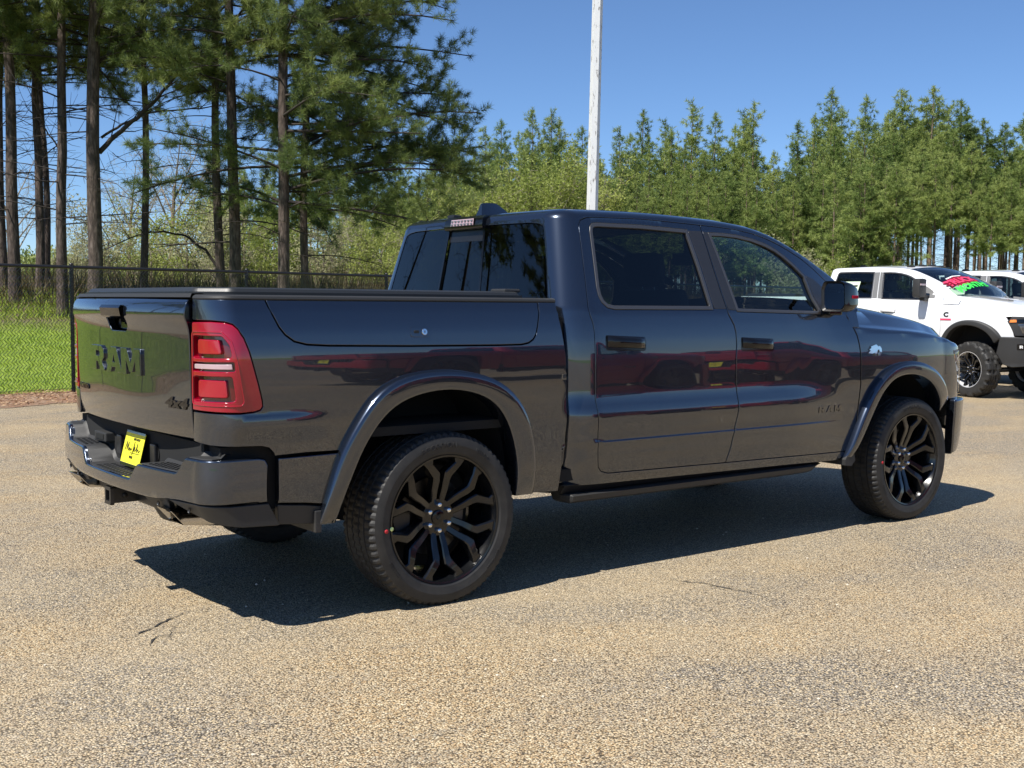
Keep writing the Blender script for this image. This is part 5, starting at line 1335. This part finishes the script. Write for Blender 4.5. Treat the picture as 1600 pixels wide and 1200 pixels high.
def needles(P, D, K, ln, wd, rg, spread=1.0, droop=.0):
    """P,D: (n,3) tuft centres and directions -> (n*K,3,3) thin triangles"""
    n = len(P); D = D/np.linalg.norm(D, axis=1)[:, None]
    r = rg.normal(size=(n, K, 3)); r /= np.linalg.norm(r, axis=2)[..., None]
    d = D[:, None, :]*.55 + r*spread; d[..., 2] -= droop; d /= np.linalg.norm(d, axis=2)[..., None]
    L = ln*rg.uniform(.65, 1.1, size=(n, K, 1))
    base = P[:, None, :] + r*.015 - D[:, None, :]*rg.uniform(0, .10, size=(n, K, 1))*(ln/.16)
    side = np.cross(d, rg.normal(size=(n, K, 3))); side /= np.linalg.norm(side, axis=2)[..., None] + 1e-9
    V = np.stack([base - side*wd/2, base + side*wd/2, base + d*L], 2)
    return V.reshape(-1, 3, 3)
def leaves(P, size, rg):
    n = len(P); a = rg.normal(size=(n, 3)); a /= np.linalg.norm(a, axis=1)[:, None]
    b = np.cross(a, rg.normal(size=(n, 3))); b /= np.linalg.norm(b, axis=1)[:, None]
    s = size*rg.uniform(.6, 1.3, size=(n, 1))
    return np.stack([P - a*s*.5, P + b*s*.45, P + a*s*.5], 1)
def bez(p0, p1, p2, n): t = np.linspace(0, 1, n)[:, None]; return (1-t)**2*p0 + 2*t*(1-t)*p1 + t*t*p2

def pine_parts(H, r0, crown_from, rg, L0=2.6, nb=60, tuft_sp=.12, K=26, ln=.17, wd=.006, dead=True, lean=(0, 0), asym=None, densf=1., top_r=.25, bark=BARK, need=NEED, twig_n=5, up=.25, trunk_n=10, brn=5, topk=.72, upv=1., jit=.5):
    """a pine: trunk, branches and needle crown meshes (local, base at origin)"""
    zs = np.linspace(0, H, 14); wob = np.cumsum(rg.normal(0, .018, (14, 2)), 0)*H/10
    cx = np.stack([wob[:, 0] + lean[0]*zs, wob[:, 1] + lean[1]*zs, zs], 1); cx[0, :2] = 0
    cen = lambda z: np.array([np.interp(z, zs, cx[:, 0]), np.interp(z, zs, cx[:, 1]), z])
    rad = lambda z: r0*(1 - (1 - top_r)*(z/H)) + r0*.35*math.exp(-z/.25)
    tm = MB(); zz = np.concatenate([[0, .12, .3], np.linspace(.6, H, 22)]); tm.tube([cen(z) for z in zz], [rad(z) for z in zz], trunk_n)
    bm_ = MB(); TP, TD = [], []
    for i in range(nb):
        f = (i + rg.uniform(0, 1))/nb
        z = H*(.12 + .87*f) if dead else H*(crown_from + (1 - crown_from)*.98*f)
        live = z > crown_from*H
        az = rg.uniform(0, 2*math.pi) if asym is None or rg.uniform() > asym[1] else asym[0] + rg.normal(0, jit)
        rel = (z/H - crown_from)/(1 - crown_from)
        L = L0*(max(.10, 1 - topk*max(rel, 0)**1.25) if live else rg.uniform(.25, .75))*rg.uniform(.45, 1.15)
        if not live and rg.uniform() < .35: continue
        d = np.array([math.cos(az), math.sin(az), 0]); p0 = cen(z)
        rise = up*rg.uniform(-.6*upv, 2.4) + (.6*max(rel, 0)**2); p1 = p0 + d*L*.5 + np.array([0, 0, L*rise*.6]); p2 = p0 + d*L + np.array([0, 0, L*(rise*.7 - .10)]) + rg.normal(0, .08, 3)*L
        pts = bez(p0, p1, p2, 7); br = max(.008, min(.036, .011*L))*(1 if live else .8)
        bm_.tube(pts, list(np.linspace(br, br*.3, 7)), 4 if brn > 3 else 3, caps=False)
        nt = int(twig_n*L) if live else int(twig_n*.5*L)
        for k in range(nt):
            t = rg.uniform(.25, 1.0); q = pts[int(t*6)]; dd = d*rg.uniform(.3, 1) + rg.normal(0, .65, 3); dd[2] = dd[2]*.8 + .22; dd /= np.linalg.norm(dd)
            l = rg.uniform(.25, .75)*(.5 + .25*L); e = q + dd*l
            if brn > 2: bm_.tube([q, q + dd*l*.5 + np.array([0, 0, -.03]), e], [.007, .005, .003], 3, caps=False)
            if live:
                m_ = max(1, int(l/tuft_sp*densf))
                for j in range(m_):
                    tt = 1 - j/m_*.75; TP.append(q + dd*l*tt + rg.normal(0, .03, 3)); TD.append(dd + np.array([0, 0, .3]))
        if live: TP.append(p2); TD.append(d + np.array([0, 0, .4]))
    if True:
        for j in range(5): TP.append(cen(H) + np.array([0, 0, -.12*j + .1])); TD.append(np.array([0, 0, 1.]))
    V = needles(np.array(TP), np.array(TD), K, ln, wd, rg)
    return tm.mesh('trunk', fix=False), bm_.mesh('branches', fix=False), tri_mesh('crown', V), len(V)
def tree(name, parts, loc, label, mats, rz=0., sc=1., group=None, cat='tree'):
    t = empty(name, loc, rz); tag(t, label, cat, group); t.scale = (sc, sc, sc)
    link('trunk', parts[0], mats[0], t); link('branches', parts[1], mats[1], t); link('crown', parts[2], mats[2], t); return t

# camera helper used only to read positions off the photograph: pixel + distance -> ground point
def at(px, depth, py=468):
    a = (px - 800)/1808.5; b_ = (600 - py)/1808.5
    v = _f + a*_r + b_*_u; p = np.array([-2.979, -5.368, 1.399]) + v*depth
    return float(p[0]), float(p[1])

NT = 0; NEAR = []
near = [  # px of the trunk, depth, radius, height, crown start, lean, asym, label, extra
    (6, 27, .13, 15, .36, (.0, 0), None, 'slim dark pine trunk cut by the left edge of the view behind the fence', {}),
    (24, 25.5, .155, 16, .34, (-.012, .0), None, 'leaning rough barked pine behind the fence, leftmost of the thick trunks', {}),
    (62, 27, .12, 15, .33, (.01, 0), None, 'slim forked pine between the leaning trunk and the straight dark one', {}),
    (72, 29, .10, 14, .36, (-.01, 0), None, 'thinnest grey pine trunk just right of the forked one', {}),
    (98, 25, .135, 16, .36, (.0, 0), None, 'straight dark pine trunk left of the fence post', {}),
    (147, 24.5, .185, 18, .30, (.0, 0), None, 'thickest pine trunk, rising above the tailgate with low branches', dict(asym=(.6, .3))),
    (224, 27, .105, 15, .34, (.0, 0), None, 'slender straight pine crossed by a long curved bare limb', {}),
    (345, 26, .12, 15, .34, (-.004, 0), None, 'left stem of the close pair of sunlit pines', {}),
    (357, 25, .15, 16, .32, (.002, 0), None, 'right and thicker stem of the close pair of sunlit pines', {}),
    (441, 24, .145, 17, .16, (.002, 0), None, 'tall pine with dense drooping boughs left of the rear window', dict(asym=(-.25, .60), nb=125, L0=4.0, up=.18, jit=.8)),
    (474, 25, .105, 16, .17, (.004, 0), None, 'thinner pine with boughs reaching over the cab toward the sky', dict(asym=(-.35, .66), nb=110, L0=3.9, up=.20, jit=.8)),
]
for i, (px, dep, r0, H, cf, lean, _, label, ex) in enumerate(near):
    rg = np.random.default_rng(100 + i); x, y = at(px, dep)
    kw = dict(L0=2.9, nb=105, K=54, ln=.165, wd=.0095, twig_n=6, up=.18, lean=lean, tuft_sp=.17); kw.update(ex)
    ps = pine_parts(H, r0*.90, cf, rg, **kw); NT += ps[3]
    NEAR.append(None); NEAR[-1] = tree('pine_tree', ps, (x, y, float(terrain(x, y)) - .05), label, (BARK, TWIG, NEED))
# long bare limbs that cross the gaps between the trunks, each a part of its tree
def limb(treeobj, dep, pix, r0, r1):
    pts = []
    for px, py in pix:
        a = (px - 800)/1808.5; b_ = (600 - py)/1808.5; v = _f + a*_r + b_*_u
        p = np.array([-2.979, -5.368, 1.399]) + v*dep; pts.append(p - np.array(treeobj.location))
    P = []; 
    for i in range(len(pts) - 1):
        for k in range(4): P.append(pts[i] + (pts[i+1] - pts[i])*k/4 + rng.normal(0, .012, 3))
    P.append(pts[-1]); m = MB(); m.tube(P, list(np.linspace(r0, r1, len(P))), 6)
    for i in range(3, len(P), 2):
        d = P[i] - P[i-1]; d /= np.linalg.norm(d); q = d + rng.normal(0, .7, 3); q[2] = abs(q[2])*.8; q /= np.linalg.norm(q); l = rng.uniform(.4, 1.1)
        m.tube([P[i], P[i] + q*l*.5 + rng.normal(0, .04, 3), P[i] + q*l], [r1*.9, r1*.6, .004], 4)
    m.build('limb', TWIG, treeobj, fix=False)
T5, T4, T7 = NEAR[5], NEAR[4], NEAR[7]
limb(T5, 24.5, [(155, 238), (180, 212), (215, 182), (240, 160), (268, 130), (290, 95), (318, 75)], .060, .016)
limb(T5, 24.5, [(158, 215), (190, 193), (235, 175), (300, 170), (345, 165)], .030, .010)
limb(T5, 24.5, [(152, 100), (175, 80), (200, 62), (222, 52)], .045, .02)
limb(T7, 26, [(345, 425), (320, 390), (290, 368), (255, 362), (215, 366), (165, 390)], .035, .010)
limb(T4, 25, [(98, 240), (80, 215), (62, 190), (40, 165)], .025, .008)
# ---- young pine stand: five shapes, many individuals
variants = []
for i in range(6):
    rg = np.random.default_rng(300 + i); H = 10.5 + .7*(i % 3)
    ps = pine_parts(H, .12, [.22, .14, .30, .18, .12, .28][i], rg, L0=1.9, nb=110, K=15, ln=.24, wd=.032, dead=(i % 2 == 0), twig_n=6.5, up=.50, densf=1., tuft_sp=.19, top_r=.06, trunk_n=7, brn=2, topk=.93, upv=.3)
    variants.append((ps, H))
# bare-trunked ones for the edge at the far right
for i in range(2):
    rg = np.random.default_rng(330 + i); H = 12.
    ps = pine_parts(H, .13, .50, rg, L0=2.1, nb=120, K=15, ln=.24, wd=.032, dead=True, twig_n=7, up=.4, densf=1., tuft_sp=.15, top_r=.08, trunk_n=7, brn=3, topk=.92, upv=.3); variants.append((ps, H))
tops = [(330, 215), (420, 230), (560, 250), (640, 240), (690, 205), (720, 195), (757, 190), (780, 180), (828, 162), (858, 164), (872, 178), (905, 190), (965, 190), (1000, 164), (1032, 180), (1048, 192), (1075, 150), (1112, 168), (1155, 166), (1176, 152), (1205, 228), (1240, 182), (1262, 170), (1292, 132), (1345, 142), (1402, 134), (1452, 128), (1494, 150), (1530, 178), (1560, 185), (1598, 155), (1640, 150), (1690, 160)]
tx = np.array([a for a, b in tops]); ty = np.array([b for a, b in tops], float)
rg = np.random.default_rng(5)
def young(px, dep, ytop, k, front=False):
    x, y = at(px, dep); z = float(terrain(x, y)); ps, H = variants[k]
    hz = 468 + (px - 800)*.0081*1.0
    need_h = (hz - ytop)/1808.5*dep + 1.399 - z
    s = max(.45, need_h/(H + .25))
    tree('young_pine', ps, (x, y, z - .05), 'young pine standing in the dense green stand beyond the fence', (BARKY, TWIG, NEEDF), rg.uniform(0, 6.28), s, 'young pines in the stand beyond the fence')
NY = 0
for (px, yt) in tops:                                     # the trees whose tips make the skyline
    k = int(rg.integers(0, 6)) if px < 1380 else int(rg.choice([6, 7]))
    young(px, 60 + rg.uniform(-3, 3), yt, k); NY += 1
for row, (dep, n, off) in enumerate(((50, 34, 100), (53, 38, 75), (57, 42, 48), (64, 46, 30), (70, 48, 20))):
    for j in range(n):
        px = 620 + (1720 - 620)*(j + rg.uniform(-.35, .35))/n
        if row < 1 and 1400 < px: continue
        yt = float(np.interp(px, tx, ty)) + off + rg.uniform(0, 45)
        k = int(rg.integers(0, 6)) if px < 1380 else int(rg.choice([6, 7]))
        young(px, dep + rg.uniform(-1.8, 1.8), yt, k); NY += 1
for j in range(22):                                       # seen between the big trunks on the left
    px = 335 + 300*(j + rg.uniform(-.4, .4))/22
    young(px, 64 + rg.uniform(-10, 10), 235 + rg.uniform(0, 90), int(rg.choice([0, 1, 2, 6, 7]))); NY += 1

for i, (px, dep, yt) in enumerate(((668, 52, 262), (1010, 51, 285), (1130, 51, 262), (1245, 52, 250), (1345, 50, 262), (1400, 51, 250))):
    rgb = np.random.default_rng(360 + i); ps = pine_parts(9.5, .13, .10, rgb, L0=3.1, nb=80, K=15, ln=.26, wd=.030, dead=True, twig_n=5.5, up=.25, densf=1., tuft_sp=.20, top_r=.08, trunk_n=7, brn=3, topk=.75, upv=1.)
    x, y = at(px, dep); z = float(terrain(x, y)); s_ = ((468 - yt)/1808.5*dep + 1.4 - z)/9.6
    tree('young_pine', ps, (x, y, z - .05), 'broad open young pine with drooping boughs at the front of the stand', (BARKY, TWIG, NEEDF), 0, s_, 'broad young pines at the front of the stand')

# ---- broad-leaved trees
def broad_parts(H, rg, r0=.12, spread=3., n1=9, n2=6, n3=5, leaf=.09, per=10, start=.3, leafy=1.0):
    bm_ = MB(); LPs = []
    tm = MB(); top = np.array([rg.normal(0, .3), rg.normal(0, .3), H*.55]); tp = bez(np.zeros(3), top*.5 + rg.normal(0, .1, 3), top, 8); tm.tube(tp, list(np.linspace(r0, r0*.5, 8)), 8)
    for i in range(n1):
        f = start + (1 - start)*(i + .5)/n1; p0 = tp[int(f*7)]; az = i*2.4 + rg.uniform(-.5, .5); L = H*.5*rg.uniform(.7, 1.1)
        d = np.array([math.cos(az)*spread/H, math.sin(az)*spread/H, .85]); d /= np.linalg.norm(d)
        a = bez(p0, p0 + d*L*.5 + rg.normal(0, .15, 3), p0 + d*L + rg.normal(0, .3, 3), 8); bm_.tube(a, list(np.linspace(r0*.4, r0*.10, 8)), 5, caps=False)
        for j in range(n2):
            q = a[rg.integers(2, 8)]; dd = d*.6 + rg.normal(0, .6, 3); dd /= np.linalg.norm(dd); l = L*.4*rg.uniform(.5, 1.1)
            b2 = bez(q, q + dd*l*.5 + rg.normal(0, .08, 3), q + dd*l, 5); bm_.tube(b2, list(np.linspace(r0*.12, r0*.04, 5)), 4, caps=False)
            for k in range(n3):
                u_ = b2[rg.integers(1, 5)]; d3 = dd*.5 + rg.normal(0, .7, 3); d3 /= np.linalg.norm(d3); l3 = l*.5*rg.uniform(.5, 1.1)
                bm_.tube([u_, u_ + d3*l3*.5 + rg.normal(0, .03, 3), u_ + d3*l3], [.010, .007, .004], 3, caps=False)
                c = u_ + d3*l3*rg.uniform(.3, 1.05, (int(per*leafy), 1)) + rg.normal(0, .16, (int(per*leafy), 3)); LPs.append(c)
    P = np.concatenate(LPs)
    return tm.mesh('trunk', fix=False), bm_.mesh('branches', fix=False), tri_mesh('crown', leaves(P, leaf, rg)), len(P)
rg = np.random.default_rng(77)
# bright spring shrub-tree below the pines, by the lamp post
bp_ = broad_parts(5.8, rg, .08, 3.2, 12, 9, 6, .13, 20)
for px, dep, s, lab in ((830, 45, .95, 'bright yellow green leafy tree below the pines left of the white pole'), (905, 47, 1.0, 'yellow green leafy tree directly behind the white pole'), (760, 48, .85, 'small yellow green tree above the rear of the cab roof')):
    x, y = at(px, dep); tree('leafy_tree', bp_, (x, y, float(terrain(x, y)) - .1), lab, (BARKY, TWIGL, SPRING), rg.uniform(0, 6), s, 'yellow green broadleaf trees in front of the stand')
bq = broad_parts(9.5, rg, .14, 6.5, 10, 8, 6, .07, 5)
for px, dep, s, lab in ((265, 58, 1.0, 'bare budding tree with pale spreading twigs between the pine trunks'), (200, 66, .9, 'half bare budding tree seen left of the slender pine'), (20, 62, .9, 'bare budding tree at the far left behind the pines'), (385, 70, .8, 'pale budding tree behind the pair of sunlit pines')):
    x, y = at(px, dep); tree('budding_tree', bq, (x, y, float(terrain(x, y)) - .1), lab, (BARKY, TWIGL, PALE), rg.uniform(0, 6), s, 'budding trees beyond the near pines')
bs = broad_parts(3.4, rg, .05, 2.6, 10, 7, 5, .10, 12, .05)
for j, (px, dep, s) in enumerate(((175, 40, 1.), (235, 44, 1.1), (285, 41, 1.15), (330, 38, 1.0), (385, 40, .95), (430, 44, 1.1), (500, 42, 1.0), (560, 46, 1.1), (600, 40, .9), (120, 47, .8), (640, 44, 1.), (1320, 47, .9), (1250, 46, 1.0))):
    x, y = at(px, dep); tree('shrub', bs, (x, y, float(terrain(x, y)) - .1), 'light green leafy shrub at the wood edge beyond the fence', (TWIGL, TWIGL, SPRING if j % 3 else PALE), rg.uniform(0, 6), s, 'light green shrubs at the wood edge', 'shrub')
# pines outside the left of the frame that the tailgate mirrors
for j, (x, y) in enumerate(((-9, 22), (-13, 20.5), (-17, 23), (-21, 21), (-26, 24), (-31, 22))):
    ps, H = variants[6 + j % 2]
    tree('young_pine', ps, (x, y, float(terrain(x, y))), 'pine left of the photographed view, mirrored in the tailgate', (BARK, TWIG, NEED), j*1.3, 1.1, 'pines left of the view')
print('needles', NT, 'young', NY)

# far treeline left
rg = np.random.default_rng(9); P = []
for t in np.linspace(-60, 760, 260):
    dep = 190 + rg.uniform(-15, 15); x, y = at(t, dep); z = float(terrain(x, y)); h = rg.uniform(3.5, 6.5); r = rg.uniform(1.6, 2.8)
    q = rg.normal(size=(150, 3)); q /= np.linalg.norm(q, axis=1)[:, None]; P.append(np.array([x, y, z + h*.5]) + q*np.array([r, r, h*.55])*rg.uniform(.5, 1, (150, 1)))
tag(link('distant_treeline', tri_mesh('distant_treeline', leaves(np.concatenate(P), .75, rg)), NEED), kind='stuff', label='dark far treeline across the pale field', cat='treeline')

# ---- grass behind the fence, brush under the pines
def blades(n, t0, t1, d0, d1, h, w, rg, dist=None):
    t = rg.uniform(t0, t1, n); d = d0 + (d1 - d0)*rg.uniform(0, 1, n)**(dist or 1.)
    x = FO[0] + FD[0]*t + FN[0]*d; y = FO[1] + FD[1]*t + FN[1]*d; z = terrain(x, y)
    P = np.stack([x, y, z - .01], 1); a = rg.uniform(0, 2*np.pi, n); s = np.stack([np.cos(a), np.sin(a), 0*a], 1)*w/2
    tip = P + np.stack([rg.normal(0, .35, n)*h, rg.normal(0, .35, n)*h, h*rg.uniform(.5, 1.2, n)], 1)
    return np.stack([P - s, P + s, tip], 1)
GRASS = leafmat('grass', [(.45, (.13, .21, .02)), (.75, (.24, .35, .035)), (1.0, (.36, .45, .07))], .3, 1.2)
rg = np.random.default_rng(21)
V = np.concatenate([blades(150000, -16, 12, .1, 8.0, .06, .016, rg), blades(5000, -16, 12, 1.5, 8, .13, .018, rg), blades(14000, -18, 12, 7.2, 10, .30, .020, rg)])
tag(link('grass', tri_mesh('grass', V), GRASS), kind='stuff', label='sunlit green grass behind the chain link fence', cat='grass')
V = np.concatenate([blades(26000, -20, 60, 7.5, 14, .55, .03, rg, .8), blades(9000, -20, 60, 8, 20, 1.0, .04, rg)])
tag(link('brush', tri_mesh('brush', V), SCRUB), kind='stuff', label='low brown brush and weeds under the pines', cat='brush')
def litter(n, t0, t1, d0, d1, size, rg):
    t = rg.uniform(t0, t1, n); d = rg.uniform(d0, d1, n); x = FO[0] + FD[0]*t + FN[0]*d; y = FO[1] + FD[1]*t + FN[1]*d
    P = np.stack([x, y, .012 + rg.uniform(0, .02, n)], 1); V = leaves(P, size, rg); V[..., 2] = .008 + (V[..., 2] - P[:, None, 2])*.35 + rg.uniform(0, .03, (n, 1)); return V
LIT = leafmat('leaf_litter', [(.45, (.16, .07, .035)), (.75, (.32, .17, .09)), (1.0, (.50, .36, .22))], .2, 20)
tag(link('leaf_litter', tri_mesh('leaf_litter', litter(20000, -16, 14, -1.8, .5, .06, rg)), LIT), kind='stuff', label='brown dead leaves and pine straw along the foot of the fence', cat='leaf litter')
# ---------------------------------------------------------------- chain link fence
FBLK = pm('fence_vinyl_black', (.014, .014, .015), .3)
FH = 1.88
fence = empty('chain_link_fence', (FO[0], FO[1], 0), math.atan2(FD[1], FD[0])); tag(fence, 'black chain link fence running behind the trucks along the grass', 'fence')
T0, T1 = -22., 36.
pt = (117 - 800)/1808.5
# the post seen left of the tailgate
_d = _f + pt*_r; _c = np.array([-2.979, -5.368]); A_ = np.array([[_d[0], -FD[0]], [_d[1], -FD[1]]]); _s = np.linalg.solve(A_, FO - _c); tp = float(_s[1])
pm_ = MB(); pm_.tube([(0, 0, -.05), (0, 0, FH + .03)], .030, 12); pm_.lathe([(0, 0)], 4) if False else None
pmesh = pm_.mesh('post', autosmooth=40)
k0 = int(math.floor((T0 - tp)/3.05)); posts = [tp + 3.05*k for k in range(k0 + 1, int((T1 - tp)/3.05) + 1)]
for t in posts: 
    o = link('post', pmesh, FBLK, fence, (t, .045, 0)); c = MB().tube([(0, 0, FH + .03), (0, 0, FH + .05), (0, 0, FH + .065)], [.034, .03, .008], 10).build('post_cap', FBLK, o)
MB().tube([(T0, .04, FH), (T1, .04, FH)], .025, 10).build('top_rail', FBLK, fence)
MB().tube([(T0, .0, .06), (T1, .0, .06)], .003, 5).build('tension_wire', FBLK, fence)
w = .0545; nz = int(1.83/w); V = []; F = []; rw = .0056
nw_ = int((T1 - T0)/w)
zz = .05 + np.arange(nz + 1)*w*1.0
for k in range(nw_):
    t = T0 + k*w; x = t + np.where((np.arange(nz + 1)) % 2 == 0, 0, w)*1.0; o = len(V)
    yy = np.where(np.arange(nz+1) % 2 == 0, .004, -.004)
    for a in range(3):
        dx, dy = rw*math.cos(2.094*a), rw*math.sin(2.094*a)
        V += list(zip(x + dx, yy + dy, zz))
    m_ = nz + 1
    for a in range(3):
        b_ = (a + 1) % 3
        F += [(o + a*m_ + i, o + b_*m_ + i, o + b_*m_ + i + 1, o + a*m_ + i + 1) for i in range(nz)]
me = bpy.data.meshes.new('wire_mesh'); me.from_pydata(V, [], F); me.update()
o = link('wire_mesh', me, FBLK, fence); o['kind'] = 'stuff'
tw = MB()
for t in np.arange(T0 + .4, T1, .61): tw.tube([(t, .018, FH - .024), (t + .01, .062, FH), (t, .04, FH + .024), (t - .006, .016, FH)], .0028, 4)
o = tw.build('wire_ties', FBLK, fence); o['kind'] = 'stuff'

# ---------------------------------------------------------------- white pole
M = pm('pole_weathered_white', (.62, .63, .64), .5)
n = noise(M, 5, 6, .75, obco(M, (3, 3, .9))); n2 = noise(M, 40, 3, .6, obco(M, (1, 1, .3)))
lk(M, mix(M, ramp(M, n.outputs[0], [(.575, (0, 0, 0)), (.60, (1, 1, 1))]), mix(M, n2.outputs[0], (.56, .58, .60), (.70, .71, .71)), (.24, .23, .225)), B(M).inputs['Base Color'])
dep = 24.; x, y = at(920, dep); h = 14.; r1 = 17*.5/1808.5*dep
pole = empty('light_pole', (x, y, 0)); tag(pole, 'tall weathered white octagonal pole rising behind the dark pickup', 'pole')
pl_ = MB(); n8 = 6; rows = [[(math.cos(2*math.pi*k/n8 + .35)*r, math.sin(2*math.pi*k/n8 + .35)*r, z) for k in range(n8 + 1)] for z, r in ((0, r1*1.12), (h, r1*.82))]
pl_.grid(rows, smooth=False); pl_.build('shaft', M, pole, fix=True)
MB().box((-.22, -.22, 0), (.22, .22, .03)).build('base_plate', STEEL, pole)
for sx_ in (-.17, .17):
    for sy_ in (-.17, .17): MB().tube([(sx_, sy_, .03), (sx_, sy_, .08)], .014, 6).build('anchor_bolt', STEEL, pole)
pole.rotation_euler = (R_(.5), R_(.6), 0)
